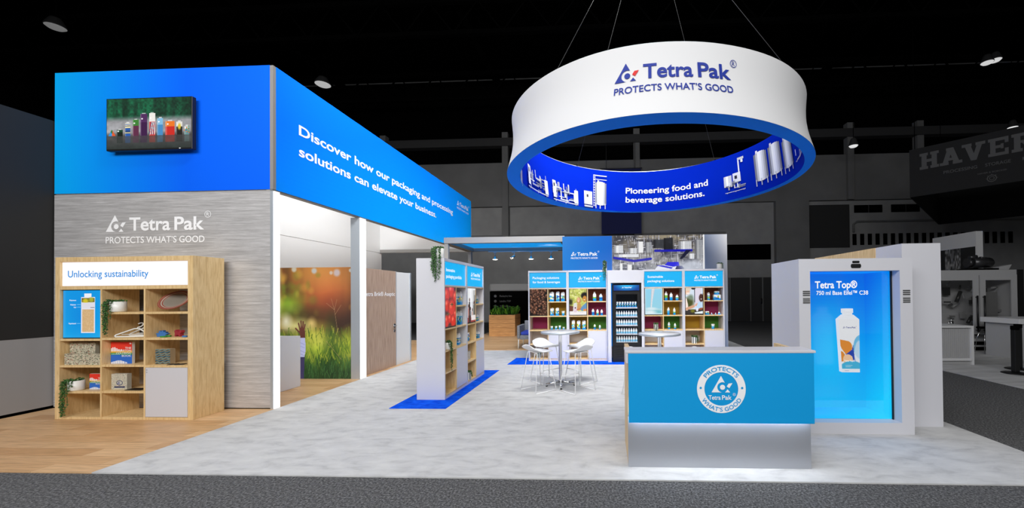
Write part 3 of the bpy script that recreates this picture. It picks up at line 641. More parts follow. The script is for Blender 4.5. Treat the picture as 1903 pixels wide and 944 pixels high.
# ================================================================== RECEPTION DESK
DY = 3.44
dk = thing('reception_desk', 'bright blue reception desk with round white logo and steel base', 'desk', (1.02, 3.8, .012)); of = (1.02, 3.8, .012)
M_desk = mat('desk_blue_laminate', s8(0, 158, 226), .45)
MB(of).box(.197, 1.815, DY, DY + .02, .431, 1.049).build('front_panel', M_desk, dk, .003)
MB(of).box(.17, 1.83, DY - .004, DY + .255, 1.05, 1.072).box(.175, .195, DY + .0, DY + .25, .96, 1.05).build('counter_top', mat('pale_counter_laminate', s8(214, 212, 216), .35), dk, .003)
MB(of).box(.194, 1.81, DY + .06, DY + .1, .0125, .47).build('base_panel', M_base, dk)
MB(of).box(.195, .235, DY + .101, DY + .7, .013, 1.049).box(1.77, 1.809, DY + .101, DY + .7, .013, 1.049).box(.24, 1.77, DY + .3, DY + .7, .72, .75).build('carcass', M_oak, dk)
MB(of).box(.21, 1.80, DY + .024, DY + .054, .446, .452).build('light_strip', mat('desk_light_strip', (.86, .92, 1), .5, emit=24.), dk)
LX, LZ = 1.012, .735
decal('logo_ring', [ring2(LX, LZ, .212, .147, 72)], lambda a, c_: (a, DY - .003, c_), M_letter, dk, of)
m_, t_ = mark(LX - .085, LZ - .03, .145); 
decal('logo', m_ + [t_, text('Tetra', LX - .112, LZ - .095, .106, .04, .016), text('Pak', LX + .005, LZ - .095, .085, .04, .016), ring2(LX + .112, LZ - .048, .013, .0105, 20), text('R', LX + .112, LZ - .055, None, .014, 0, 'C')], lambda a, c_: (a, DY - .003, c_), M_letter, dk, of)
def bend(items, r_, top=True, cx=LX, cz=LZ):
    out = []
    for v, fs in items:
        q = np.empty_like(v)
        for i, (a, c_) in enumerate(v):
            if top: th = math.pi / 2 - a / r_; rr_ = r_ + c_
            else: th = -math.pi / 2 + a / r_; rr_ = r_ - c_
            q[i] = (cx + rr_ * math.cos(th), cz + rr_ * math.sin(th))
        out.append((q, fs))
    return out
def spaced(s, total, cap, r_):
    n = len(s); return [text(ch, -total / 2 + total * (i + .5) / n, 0, None, cap, .012, 'C') for i, ch in enumerate(s) if ch != ' ']
let = bend([text('PROTECTS', 0, 0, .30, .036, .012, 'C')], .162) + bend([text('WHAT\u2019S GOOD', 0, 0, .43, .036, .012, 'C')], .198, False) + [disc2(LX - .18, LZ + .01, .01), disc2(LX + .18, LZ + .01, .01)]
decal('ring_lettering', let, lambda a, c_: (a, DY - .006, c_), M_desk, dk, of)

# ================================================================== HOLOGRAM KIOSK
KY = 4.36; KX0, KX1 = 2.148, 3.365
kk = thing('display_kiosk', 'tall white display kiosk with glowing blue box showing a white carton', 'kiosk', (2.75, 4.68, .012)); of = (2.75, 4.68, .012)
OX0, OX1, OZ0, OZ1 = 2.27, 3.232, .14, 1.815
b = MB(of); b.box(KX0, OX0, KY, KY + .7, .013, 1.952).box(OX1, KX1, KY, KY + .7, .013, 1.952).box(OX0, OX1, KY, KY + .7, .013, OZ0).box(OX0, OX1, KY, KY + .7, OZ1, 1.952).box(OX0, OX1, KY + .66, KY + .7, OZ0, OZ1)
b.build('body', M_white, kk)
IY0, IY1 = KY + .135, KY + .56
IX0, IX1, IZ0, IZ1 = OX0 + .002, OX1 - .014, OZ0 + .004, OZ1 - .004
def blue(can, f_):  # gradient of the LED light inside the box, painted onto its glowing walls
    t = np.clip(f_, 0, 1)[..., None]; lo = np.array([0, 84, 226]); mi = np.array([0, 150, 240]); hi = np.array([0, 200, 255])
    can.a = np.where(t < .5, lo * (1 - 2 * t) + mi * 2 * t, mi * (2 - 2 * t) + hi * (2 * t - 1)) / 255; return can
c = Can(24, 40); blue(c, .80 - .66 * c.V + .34 * np.exp(-((c.U - .55) / .3) ** 2 - ((c.V - .5) / .3) ** 2)); picture('backdrop_panel', c, flat(IX0, IX1, IY1, IZ0, IZ1), M_screen, kk, of)
c = Can(12, 40); blue(c, 1.15 - .8 * c.V - .3 * (1 - c.U)); picture('side_glow', c, lambda a, e: (IX1, IY1 + (IY0 - IY1) * a, IZ0 + (IZ1 - IZ0) * e), M_screen, kk, of)
c = Can(12, 40); blue(c, 1.0 - 1.1 * c.V); picture('side_glow', c, lambda a, e: (IX0, IY0 + (IY1 - IY0) * a, IZ0 + (IZ1 - IZ0) * e), M_screen, kk, of)
c = Can(20, 12); blue(c, .42 + .3 * c.U + .25 * (1 - c.V)); picture('floor_glow', c, lambda a, e: (IX0 + (IX1 - IX0) * a, IY0 + (IY1 - IY0) * e, IZ0), M_screen, kk, of)
c = Can(20, 12); blue(c, .05 + .3 * c.U); picture('ceiling_glow', c, lambda a, e: (IX0 + (IX1 - IX0) * a, IY0 + (IY1 - IY0) * e, IZ1), M_screen, kk, of)
MB(of).box(OX1 - .012, OX1 - .0005, IY0 - .02, IY0 - .001, OZ0 + .001, OZ1 - .001).build('screen_edge', M_satin, kk)
decal('lettering', [text('Tetra Top\u00ae', 2.40, 1.625, .47, .082, .022), text('750 ml Base Eifel\u2122 C38', 2.415, 1.55, .575, .046, .015)], lambda a, e: (a, IY0 + .012, e), M_glow, kk, of)
MB(of).box(IX0, IX1, IY0, IY0 + .006, IZ0, IZ1).build('glass_pane', glass(), kk)
for z0, z1, w_ in ((1.90, 1.925, .072), (1.845, 1.892, .1)):
    n = 8; r_ = (z1 - z0) / 2; cx, cz = 2.765, (z0 + z1) / 2
    pts = [(cx + (w_ / 2 - r_ * .4) * sg + r_ * .6 * math.cos(a), cz + r_ * math.sin(a)) for sg, st in ((1, -90), (-1, 90)) for a in [math.radians(st + 180 * i / n) for i in range(n + 1)]]
    MB(of).prism(pts, lambda a, e, t: (a, t, e), KY - .004, KY + .01).build('camera_window', M_satin, kk)
for x in (2.226, 3.298):
    g = MB(of).box(x - .038, x + .038, KY - .003, KY, 1.455, 1.605).build('speaker_grille', mat('light_grey_grille', s8(196, 196, 198), .5), kk)
    b = MB(of)
    for i in range(7):
        if i != 3: b.box(x - .038, x + .038, KY - .006, KY - .003, 1.46 + i * .0208, 1.472 + i * .0208)
    b.build('grille_slot', M_dark, g)
# the carton shown in the box: a white bottle-shaped carton with printed curves
ca = Can(70, 150, (238, 240, 244))
ca.poly([(0, .62), (.3, .60), (.56, .53), (.62, .45), (.5, .38), (.28, .33), (.06, .44), (0, .5)], (226, 140, 40)); ca.ell(.38, .5, .23, .09, (226, 140, 40), .05, -.4)
ca.poly([(.66, .53), (.6, .43), (.28, .345), (.1, .345), (.4, .33), (.6, .3), (.62, .2), (.8, .2), (.72, .3), (.69, .42)], (22, 60, 172)); ca.ell(.0, .3, .2, .1, (226, 140, 40), .05); ca.ell(.36, .24, .27, .1, (242, 200, 160), .04)
ca.ell(1.08, .48, .4, .23, (110, 190, 232), .03); ca.ell(.98, .3, .27, .3, (226, 234, 246), .05, 0, .7)
ca.ell(.56, .0, .78, .215, (60, 178, 220), .02); ca.rect(0, 0, 1, .065, (232, 238, 246))
ca.line((.2, .105), (.5, .105), .006, (210, 236, 246)); ca.line((.2, .13), (.58, .13), .006, (210, 236, 246)); ca.line((.15, .03), (.38, .03), .006, (90, 130, 190))
BX, BYC, BZ0, BZ1 = 2.855, KY + .30, .64, 1.26
tilt = math.radians(1.5)
def bt(x, y, z): return (BX + (x) * math.cos(tilt) - (z - 1.0) * math.sin(-tilt) * -1, BYC + y, 1.0 + (z - 1.0) * math.cos(tilt) + x * math.sin(tilt) * -.3)
wb_, wt_, dp = .10, .118, .03
cartn = MB(of)
cs = [(wb_, BZ0), (wb_ + .008, BZ0 + .3), (wt_, BZ1)]
fs_ = []
def bot(a, e):
    z = BZ0 + (BZ1 - BZ0) * e; w_ = wb_ + (wt_ - wb_) * e
    return bt(-w_ + 2 * w_ * a, -dp, z)
body = picture('displayed_carton', ca, bot, mat('lit_carton_print', attr=True, rough=.5, emit=.85), kk, of)
b = MB(of)
ring_pts = lambda w_, d_, z: [bt(-w_, -d_, z), bt(w_, -d_, z), bt(w_, d_, z), bt(-w_, d_, z)]
M_ctn = mat('lit_carton_white', s8(232, 236, 242), .5, emit=.85)
lo, hi, nk = ring_pts(wb_, dp, BZ0), ring_pts(wt_, dp, BZ1), ring_pts(.055, .028, BZ1 + .055)
b.add(lo + hi, [(1, 2, 6, 5), (2, 3, 7, 6), (3, 0, 4, 7), (0, 1, 2, 3)]); b.add(hi + nk, [(0, 1, 5, 4), (1, 2, 6, 5), (2, 3, 7, 6), (3, 0, 4, 7), (4, 5, 6, 7)])
b.build('carton_back', M_ctn, body)
MB(of).cyl(bt(0, 0, BZ1 + .05), bt(0, 0, BZ1 + .075), .05).cyl(bt(0, 0, BZ1 + .075), bt(0, 0, BZ1 + .125), .06).build('carton_cap', M_ctn, body)
decal('carton_lettering', brandlogo(-.075, 1.155, .024, False), lambda a, e: bt(a + .0, -dp - .003, e), M_navyl, body, of)
decal('carton_name', [text('Tetra Top\u00ae', -.075, .765, .12, .02, .014)], lambda a, e: bt(a, -dp - .003, e), M_glow, body, of)
# white wing wall behind the kiosk
wg = MB().box(3.45, 3.885, 4.62, 6.46, .0125, 2.14).build('wall_wing', M_white); struct(wg, 'white return wall behind the display kiosk, with an oak panel on its side', 'wall')
MB().box(3.443, 3.45, 5.05, 6.46, .0125, 2.141).build('oak_panel', M_oak, wg)

# ================================================================== BLUE CARPET INLAYS
tag(MB().box(-3.03, -2.228, 5.22, 7.9, .0122, .0185).build('blue_rug', M_mat), 'bright blue carpet inlay under the freestanding double shelf', 'rug')
tag(MB().box(-2.23, 2.95, 8.565, 9.45, .0122, .0185).build('blue_rug', M_mat), 'bright blue carpet inlay along the back wall shelves', 'rug')

# ================================================================== PLANTS, CARTONS AND OTHER SMALL MAKERS
def leafcol(r_): 
    k = r_.random(); return s8(24 + 50 * k, 62 + 70 * k, 24 + 26 * k)
def leaf_blob(b, p, s_, r_, col):
    d = Vector((r_.uniform(-1, 1), r_.uniform(-1, 1), r_.uniform(-.6, .6))).normalized(); e = d.orthogonal().normalized(); g = d.cross(e)
    b.add([p + d * s_, p - d * s_, p + e * s_ * .55, p - e * s_ * .55, p + g * s_ * .4, p - g * s_ * .4], [(0, 2, 4), (2, 1, 4), (1, 3, 4), (3, 0, 4), (2, 0, 5), (1, 2, 5), (3, 1, 5), (0, 3, 5)], col)
def trailing_plant(label, loc, pr, ph, drops, seed, group='trailing plants in pots', pot='white', crown=1., out=(0, -1), ls=.011):
    """pot with soil and a crown, strands hanging over the rim; drops = [(angle deg, length)]"""
    r_ = random.Random(seed); o = thing('trailing_plant', label, 'plant', loc, 0, group)
    if pot == 'white': MB().lathe([(pr * .9, 0), (pr, .01), (pr, ph), (pr * .93, ph), (pr * .9, ph * .85), (0, ph * .85)]).build('pot', M_pot, o)
    elif pot == 'chrome': MB().lathe([(pr * .9, 0), (pr, .01), (pr, ph), (pr * .93, ph), (pr * .9, ph * .85), (0, ph * .85)]).build('pot', M_chrome, o)
    else:
        b = MB(); n = 16
        for i in range(n):
            a0, a1 = 2 * math.pi * i / n, 2 * math.pi * (i + 1) / n; k = s8(236, 236, 232) if i % 2 else s8(90, 96, 92)
            p = [(pr * math.cos(a), pr * math.sin(a), z) for z in (0, ph) for a in (a0, a1)]; b.add(p, [(0, 1, 3, 2)], k)
            b.add([(0, 0, ph * .9), p[2], p[3]], [(0, 1, 2)], s8(40, 34, 28)); b.add([(0, 0, 0), p[0], p[1]], [(0, 1, 2)], k)
        b.build('pot', M_gloss, o, recalc=False)
    b = MB()
    for i in range(int(70 * crown)):
        a, q = r_.uniform(0, 6.28), pr * r_.random() ** .5; leaf_blob(b, Vector((q * math.cos(a), q * math.sin(a), ph * .95 + r_.random() * .03 * crown)), ls * r_.uniform(.9, 1.5), r_, leafcol(r_))
    for ang, ln, *sh in drops:
        dx = Vector((sh[0] if sh else 0, 0, 0)); a = math.radians(ang); d = Vector((math.cos(a), math.sin(a), 0)); z = ph; pts = [d * pr * .5 + dx * .3 + Vector((0, 0, ph)), d * pr * .95 + dx * .7 + Vector((0, 0, ph + .012)), d * (pr + .012) + dx * .95 + Vector((0, 0, ph - .01))]
        x = pr + .014; dz = 0
        while dz < ln: dz += .03; pts.append(d * (x + .004 * r_.random()) + dx + Vector((r_.uniform(-.006, .006), r_.uniform(-.004, .004), ph - .01 - dz)))
        b.tube(pts, .0018, 4, s8(50, 80, 40))
        for p in pts:
            for q in range(3): leaf_blob(b, p + Vector((r_.uniform(-.012, .012), r_.uniform(-.008, .004), r_.uniform(-.015, .015))), ls * r_.uniform(.8, 1.3), r_, leafcol(r_))
    b.build('foliage', M_leaf, o, recalc=False); return o

C_BL, C_LB, C_GR, C_WH, C_NV, C_YE, C_RD = s8(0, 140, 220), s8(90, 186, 234), s8(120, 190, 60), s8(240, 242, 244), s8(16, 60, 160), s8(232, 206, 70), s8(214, 70, 60)
def wraps(nx, nz, seed, white=.7):
    """colour of each printed patch of a carton, blue at the foot and leafy swirls above"""
    r_ = random.Random(seed); g = {}
    for j in range(nz):
        for i in range(nx):
            t = (j + .5) / nz; g[i, j] = C_BL if t < .28 else C_WH if t > white + .1 * r_.random() else r_.choice((C_LB, C_GR, C_BL, C_WH, C_NV, C_LB, C_YE))
    return g
def carton(name, kind, label, cat, loc, w, d, h_, seed, group, rz=0.):
    o = thing(name, label, cat, loc, rz, group); b = MB(); hw, hd = w / 2, d / 2
    def sides(x0, y0, x1, y1, z0, z1, nx, nz, g):
        for j in range(nz):
            for i in range(nx):
                for (ax, ay, bx, by) in ((x0, y0, x1, y0), (x1, y0, x1, y1), (x1, y1, x0, y1), (x0, y1, x0, y0)):
                    P0 = lambda t, z: (ax + (bx - ax) * t, ay + (by - ay) * t, z)
                    b.add([P0(i / nx, z0 + (z1 - z0) * j / nz), P0((i + 1) / nx, z0 + (z1 - z0) * j / nz), P0((i + 1) / nx, z0 + (z1 - z0) * (j + 1) / nz), P0(i / nx, z0 + (z1 - z0) * (j + 1) / nz)], [(0, 1, 2, 3)], g[i, j])
    if kind == 'slant':
        hz = h_ * .84; sides(-hw, -hd, hw, hd, 0, hz, 4, 8, wraps(4, 8, seed))
        v = [(-hw, -hd, hz), (hw, -hd, hz), (hw, hd, hz), (-hw, hd, hz), (-hw, hd * .9, h_ * .985), (hw, hd * .9, h_ * .985)]
        b.add(v, [(0, 1, 5, 4), (1, 2, 5), (0, 4, 3), (2, 3, 4, 5)], C_WH); b.build('body', M_gloss, o)
        MB().cyl((hw * .25, -hd * .25, hz + (h_ - hz) * .38), (hw * .25, -hd * .55, h_), w * .2, n=12).build('cap', M_seat, o)
    elif kind == 'bottle':
        k = wraps(1, 8, seed, .62); pr = [(hw * .95, 0), (hw, .01)] + [(hw, h_ * t) for t in (.15, .3, .45, .58, .66)] + [(hw * .9, h_ * .76), (hw * .5, h_ * .87), (hw * .42, h_ * .89)]
        b.lathe(pr, n=14, cols=[C_BL, C_BL, C_BL, r_pick(seed, 0), r_pick(seed, 1), C_WH, C_WH, C_WH, C_WH]); b.build('body', M_gloss, o, recalc=False)
        MB().lathe([(hw * .5, h_ * .875), (hw * .5, h_ * .985), (hw * .42, h_), (0, h_)], n=14).build('cap', M_seat, o)
    elif kind == 'cup':
        b.lathe([(hw * .78, 0), (hw * .86, h_ * .3), (hw * .92, h_ * .6), (hw, h_ * .88)], n=14, cols=[C_BL, C_LB, C_WH]); b.build('body', M_gloss, o, recalc=False)
        MB().lathe([(hw * 1.06, h_ * .88), (hw * 1.06, h_), (0, h_)], n=14).build('lid', M_seat, o)
    elif kind == 'tetra':
        b.add([(-hw, -hd, 0), (hw, -hd, 0), (0, hd, 0), (0, -hd * .1, h_)], [(0, 1, 3)], C_WH); b.add([(-hw, -hd, 0), (hw, -hd, 0), (0, hd, 0), (0, -hd * .1, h_)], [(1, 2, 3), (2, 0, 3), (0, 2, 1)], C_WH)
        f = lambda a, c_: (a * hw, -hd - .001 + (.9 * hd) * c_, c_ * h_)
        b.add([f(-.9, .03), f(.9, .03), f(.5, .42), f(-.5, .42)], [(0, 1, 2, 3)], C_BL); b.build('body', M_gloss, o, recalc=False)
        MB().tube([(-hw, -hd, .001), (hw, -hd, .001)], .003, 4).build('seal_fin', M_seat, o)
    elif kind == 'pouch':
        n = 6; g = wraps(n, 6, seed)
        for j in range(6):
            for i in range(n):
                for sg in (-1, 1):
                    def Q(a, c_): 
                        x = (a - .5) * w; bul = math.sin(math.pi * a) * math.sin(math.pi * min(1, .12 + c_ * .88)); return (x, sg * hd * bul, c_ * h_)
                    b.add([Q(i / n, j / 6), Q((i + 1) / n, j / 6), Q((i + 1) / n, (j + 1) / 6), Q(i / n, (j + 1) / 6)], [(0, 1, 2, 3)], g[i, j], True)
        b.build('body', M_gloss, o, recalc=False); MB().box(-hw, hw, -.003, .003, h_ - .012, h_ + .004).build('seal', M_seat, o)
    else:                                                           # brick with a flat folded top
        sides(-hw, -hd, hw, hd, 0, h_, 4, 6, wraps(4, 6, seed)); b.add([(-hw, -hd, h_), (hw, -hd, h_), (hw, hd, h_), (-hw, hd, h_)], [(0, 1, 2, 3)], C_WH); b.add([(-hw, -hd, 0), (hw, -hd, 0), (hw, hd, 0), (-hw, hd, 0)], [(0, 1, 2, 3)], C_BL)
        b.build('body', M_gloss, o); MB().box(-hw * .9, hw * .9, -.004, .004, h_ + .0005, h_ + .008).build('top_fold', M_seat, o)
    return o
def r_pick(seed, k): return random.Random(seed * 7 + k).choice((C_GR, C_LB, C_NV, C_YE) if k == 0 else (C_LB, C_WH, C_GR))

# ================================================================== WOODEN SHELF AT THE LEFT
SX, SY, SW, SD = -7.195, 4.69, 1.893, .405
ws = thing('wooden_shelf', 'light oak cubby shelf with a glowing white sign against the brushed steel wall', 'shelf', (SX, SY, .012)); of = (SX, SY, .012)
z0 = .0125; b = MB(of)
b.box(SX, SX + .063, SY, SY + SD, z0, 2.125).box(SX + 1.823, SX + SW, SY, SY + SD, z0, 2.125).box(SX + .063, SX + 1.823, SY, SY + SD, 2.067, 2.125).box(SX + .063, SX + 1.823, SY, SY + SD, z0, .045)
b.box(SX + .063, SX + 1.823, SY, SY + SD, 1.70, 1.744).box(SX + .626, SX + .648, SY, SY + SD, .045, 1.70).box(SX + 1.223, SX + 1.245, SY, SY + SD, .045, 1.70); b.build('carcass', M_oak, ws, .0015)
for x0, x1, zs in ((.063, .626, (1.045, .70, .362)), (.648, 1.223, (1.39, 1.055, .707, .366)), (1.245, 1.823, (1.39, 1.055, .70))):
    for z in zs: MB(of).box(SX + x0, SX + x1, SY + .002, SY + SD, z - .014, z + .014).build('shelf_board', M_oak, ws, .001)
sg = MB(of).box(SX + .07, SX + 1.816, SY + .02, SY + .05, 1.75, 2.06).build('sign_panel', M_signw, ws)
decal('lettering', [text('Unlocking sustainability', at(127, 513, SY + .02).x, 1.862, 1.115, .088, .008)], lambda a, e: (a, SY + .016, e), M_cyanl, sg, of)
MB(of).box(SX + .063, SX + 1.823, SY + .3, SY + .32, 1.744, 2.067).build('sign_back', M_oak, ws)
c = Can(76, 92, (0, 140, 220)); c.grad((.5, 1), (.5, 0), (0, 152, 226), (0, 170, 232)); c.ell(.45, .45, .35, .4, (0, 122, 214), .9, 0, .6)
c.rect(.455, .1, .82, .86, (226, 226, 236)); c.rect(.545, .86, .72, .93, (236, 238, 244)); n = c.noise(60, 76)
c.rect(.49, .12, .79, .60, (206, 170, 122)); c.blend(((c.U > .49) & (c.U < .79) & (c.V > .12) & (c.V < .6)) * np.clip((n - .5) * 2, 0, 1) * .6, (232, 204, 164))
c.rect(.475, .745, .805, .84, (70, 60, 14)); c.ell(.57, .78, .08, .05, (206, 190, 40), .4); c.ell(.72, .80, .07, .05, (170, 170, 50), .4); c.rect(.49, .62, .80, .74, (220, 218, 228)); c.rect(.7, .63, .8, .645, (70, 70, 80))
for y in (.795, .7, .645, .3): c.rect(.35, y - .003, .45, y + .003, (120, 200, 240))
scn = MB(of).box(SX + .066, SX + .623, SY + .03, SY + .07, 1.062, 1.697).build('display_screen', M_satin, ws)
picture('screen_image', c, flat(SX + .072, SX + .617, SY + .027, 1.072, 1.69), M_screen, scn, of)
decal('screen_lettering', [text(s_, SX + .255, z, w_, .018, .01, 'R') for s_, z, w_ in (('Polymers', 1.553, .09), ('Polymer', 1.495, .078), ('Foil', 1.46, .03), ('Paperboard', 1.249, .10))], lambda a, e: (a, SY + .024, e), M_glow, scn, of)
dr_ = MB(of).box(SX + 1.25, SX + 1.819, SY - .001, SY + .02, .05, .683).build('door', M_white, ws, .002)
for z in (.655, .625): MB(of).cyl((SX + 1.27, SY - .001, z), (SX + 1.27, SY - .005, z), .007, n=10).build('lock_button', M_alu, dr_)

trailing_plant('trailing green plant in a white pot on the oak shelf, beside the blue carton screen', (at(220, 580, 4.75).x, 4.75, 1.405), .076, .135, [(200, .06), (215, .07), (270, .36, -.075), (270, .42, -.06), (262, .33, -.045), (258, .30, -.03), (261, .25, -.02), (266, .37, -.07), (272, .40, -.05), (268, .3, -.085), (258, .34, -.01), (278, .2), (235, .07)], 3)
trailing_plant('trailing green plant in a white pot on the low oak shelf above the bottom cubby', (at(142, 724, 4.75).x, 4.75, .377), .074, .13, [(190, .05), (210, .07), (268, .38, -.085), (266, .44, -.07), (262, .36, -.055), (258, .42, -.04), (260, .34, -.02), (266, .40, -.03), (272, .3), (282, .1), (235, .07), (270, .42, -.06), (300, .05)], 4)
def hanger(label, loc, rz, lean):
    o = thing('coat_hanger', label, 'hanger', loc, rz, 'white coat hangers'); q = math.radians(lean)
    T = lambda x, z: (x, z * math.sin(q), .010 + z * math.cos(q))
    MB().tube([T(-.17, .0), T(.17, .0), T(.188, .012), T(.18, .03), T(.03, .125), T(-.03, .125), T(-.18, .03), T(-.188, .012)], .009, 8, closed=True).tube([T(-.12, .035), T(.12, .035)], .005).build('frame', M_pot, o)
    pts = [T(0, .125), T(0, .15)] + [T(.035 * math.sin(a) , .185 - .035 * math.cos(a)) for a in [math.radians(d_) for d_ in range(0, 250, 20)]]
    MB().tube(pts, .007, 8).build('hook', M_pot, o)
    return o
hanger('white coat hanger standing in front, in the oak cubby with two hangers', (-6.23, 4.755, 1.0698), .2, 40)
hanger('white coat hanger standing behind another, its hook close to the oak divider', (-6.185, 4.90, 1.0698), .35, 22)
# woven plate
pl = thing('woven_plate', 'round woven plate with red rim and grey centre leaning in the oak cubby', 'plate', (-5.715, 4.84, 1.404))
nrm = Vector((.16, -.70, .68)).normalized(); q = nrm.to_track_quat('Z', 'Y'); 
def plate(prof, cols, name, z_up=.14):
    b = MB(); b.lathe(prof, n=48, cols=cols, smooth=False); b.v = [tuple(q @ Vector(v) + Vector((0, 0, z_up))) for v in b.v]; return b.build(name, M_gloss, pl, recalc=False)
RD, CRM, DKG, LG, TC = s8(140, 66, 54), s8(176, 166, 152), s8(66, 60, 60), s8(150, 150, 145), s8(160, 100, 84)
plate([(0, -.012), (.09, -.01), (.165, .012), (.17, .02), (.162, .022), (.152, .018), (.142, .016), (.13, .013), (.12, .011), (.117, .011)], [TC, TC, TC, RD, TC, RD, CRM, RD, CRM], 'rim')
plate([(.116, .011), (.11, .009), (.1, .006), (.09, .004), (.078, .002), (.075, .002), (.04, .002), (0, .003)], [CRM, DKG, s8(110, 104, 102), DKG, CRM, LG, s8(198, 198, 192)], 'centre')
# wooden toy puzzle pieces
def toy(label, px, py, pts, th, h_, col, Y, rz=0., flat_=False, group='coloured toy puzzle pieces'):
    p = at(px, py, Y); o = MB()
    o.prism([(a * h_, c_ * h_) for a, c_ in pts], (lambda a, c_, t: (a, t, c_)) if not flat_ else (lambda a, c_, t: (a, c_, t)), 0 if flat_ else -th / 2, th if flat_ else th / 2)
    m = noisy('toy_paint_' + label.split()[0], [(.3, tuple(v * .85 for v in col)), (.7, col)], (1, 1, 1), 12, 2, .5)
    ob = o.build('toy_piece', m, None, .003); ob.location = (p.x, Y, 1.0702); ob.rotation_euler = (0, 0, rz); tag(ob, label, 'toy', group)
star = [(-.6, 0), (.55, 0), (.62, .3), (.95, .42), (.6, .55), (.62, .75), (.35, .7), (.2, 1), (0, .75), (-.25, .95), (-.35, .6), (-.75, .5), (-.55, .3)]
toy('blue toy puzzle piece with wavy outline standing in the oak cubby', 302, 627, star, .045, .085, s8(70, 130, 170), 4.83, .2)
toy('green toy puzzle piece lying flat beside the blue standing piece', 304, 628, [(-.5, -.3), (.4, -.4), (.6, 0), (.3, .4), (-.4, .35), (-.6, 0)], .016, .06, s8(110, 180, 60), 4.74, .1, True)
toy('green toy puzzle piece lying flat in the middle of the toy cubby', 313, 628, [(-.5, -.3), (.4, -.4), (.6, 0), (.3, .4), (-.4, .35), (-.6, 0)], .02, .05, s8(60, 150, 60), 4.80, .6, True)
toy('red toy animal piece standing in the oak cubby', 333, 627, [(-.55, 0), (-.3, 0), (-.25, .2), (.25, .2), (.3, 0), (.55, 0), (.55, .45), (.8, .6), (.7, .95), (.4, .85), (.3, .7), (-.2, .75), (-.35, 1), (-.6, .8), (-.5, .45)], .045, .09, s8(168, 46, 62), 4.85, -.2)
toy('blue toy puzzle piece lying flat beside the red piece', 344, 628, [(-.5, -.3), (.4, -.3), (.55, 0), (.3, .35), (-.4, .35)], .02, .05, s8(60, 120, 190), 4.75, .2, True)
# recycled boards
M_terr = None
def terrazzo(seed, w, h_):
    c = Can(w, h_, (196, 188, 164), seed); c.mul(.85 + .25 * c.noise(w // 3, h_ // 3))
    for i in range(int(w * h_ * .1)):
        k = c.rng.choice(5); col = ((232, 228, 206), (90, 84, 70), (120, 140, 110), (168, 90, 70), (60, 60, 56))[k]
        x, y = c.rng.random(), c.rng.random(); i0, j0 = int(x * w), int(y * h_); a_ = c.rng.integers(1, 4); c.a[j0:j0 + c.rng.integers(1, 3), i0:i0 + a_] = np.array(col) / 255
    return c
def slab(name, label, cat, x0, x1, y0, y1, zb, h_, can, group=None, side=(.55, .52, .44), rz=0.):
    o = thing(name, label, cat, ((x0 + x1) / 2, (y0 + y1) / 2, zb), rz, group); hx, hy = (x1 - x0) / 2, (y1 - y0) / 2
    MB().box(-hx, hx, -hy, hy, 0, h_).build('body', mat('recycled_board_edge', s8(176, 168, 146), .7) if side is None else mat('edge_%02d%02d%02d' % tuple(int(v * 99) for v in side), side, .6), o)
    picture('front_face', can, lambda a, e: (-hx + 2 * hx * a, -hy - .0012, h_ * e), M_print, o); return o
xa, xb = at(120, 660, 4.72).x, at(187.5, 660, 4.72).x; xc = at(177.5, 650, 4.78).x; xa2 = at(120, 650, 4.78).x
slab('recycled_board', 'shorter speckled recycled board lying in front in the oak cubby', 'board', max(xa, -7.12), -6.575, 4.72, 4.76, .715, .145, terrazzo(3, 110, 34), 'speckled recycled boards', None)
slab('recycled_board', 'taller speckled recycled board standing behind the shorter one', 'board', max(xa2, -7.12), xc, 4.78, 4.82, .715, .285, terrazzo(4, 100, 60), 'speckled recycled boards', None)
# colouring books
def cover():
    c = Can(64, 62, (230, 62, 46), 2); c.rect(0, 0, 1, .40, (56, 112, 206)); c.rect(0, .40, 1, .50, (30, 140, 76)); c.rect(0, .5, 1, .6, (238, 178, 60))
    c.poly([(.3, 1), (1, .72), (1, 1)], (214, 48, 40), .5)
    for i in range(10):
        x = .02 + .052 * i; hh = .60 + .06 * math.sin(i * .5 + .6) + (.06 if i % 2 else .03); c.rect(x, .56, x + .036, hh + .05, (250, 250, 250))
    for i in range(14): c.rect(.02 + .055 * i, .0, .055 + .055 * i, .06 + .09 * math.sin(i * .24), (250, 250, 250))
    for i in range(6): c.ell(.06 + .07 * i, .44, .02, .02, (250, 250, 250), .2)
    c.ell(.92, .93, .05, .035, (250, 230, 226), .2); return c
for x0, x1, py, Y, zb, hh, l_ in ((206, 245.5, 677, 4.78, .7215, .285, 'large red and blue colouring book standing in the middle oak cubby'), (166.5, 192, 725, 4.80, .3765, .205, 'small red and blue colouring book beside the potted plant on the low shelf')):
    xa, xb = at(x0, py, Y).x, min(at(x1, py, Y).x, -6.585 if hh < .25 else 9)
    o = slab('colouring_book', l_, 'book', xa, xb, Y, Y + .03, zb, hh, cover(), 'colouring books', (.8, .79, .76))
    w_ = xb - xa; k = hh / .285
    decal('cover_lettering', [text(s_, w_ / 2 - .012, z * k, min(w2 * k, w_ * .9), .026 * k, .013, 'R') for s_, z, w2 in (('THE', .192, .085), ('CARTON', .158, .17), ('COLORING', .124, .21), ('BOOK', .09, .13))], lambda a, e: (a, -.0165, e), M_pot, o)
c = terrazzo(9, 50, 46); c.a = c.a * .35 + np.array([200, 198, 184]) / 255 * .65; c.ell(.52, .42, .2, .16, (40, 46, 90), .05); c.ell(.52, .42, .165, .125, (196, 194, 182), .05); c.rect(.18, .1, .86, .2, (40, 46, 90))
xa, xb = at(208, 725, 4.78).x, at(235, 725, 4.78).x
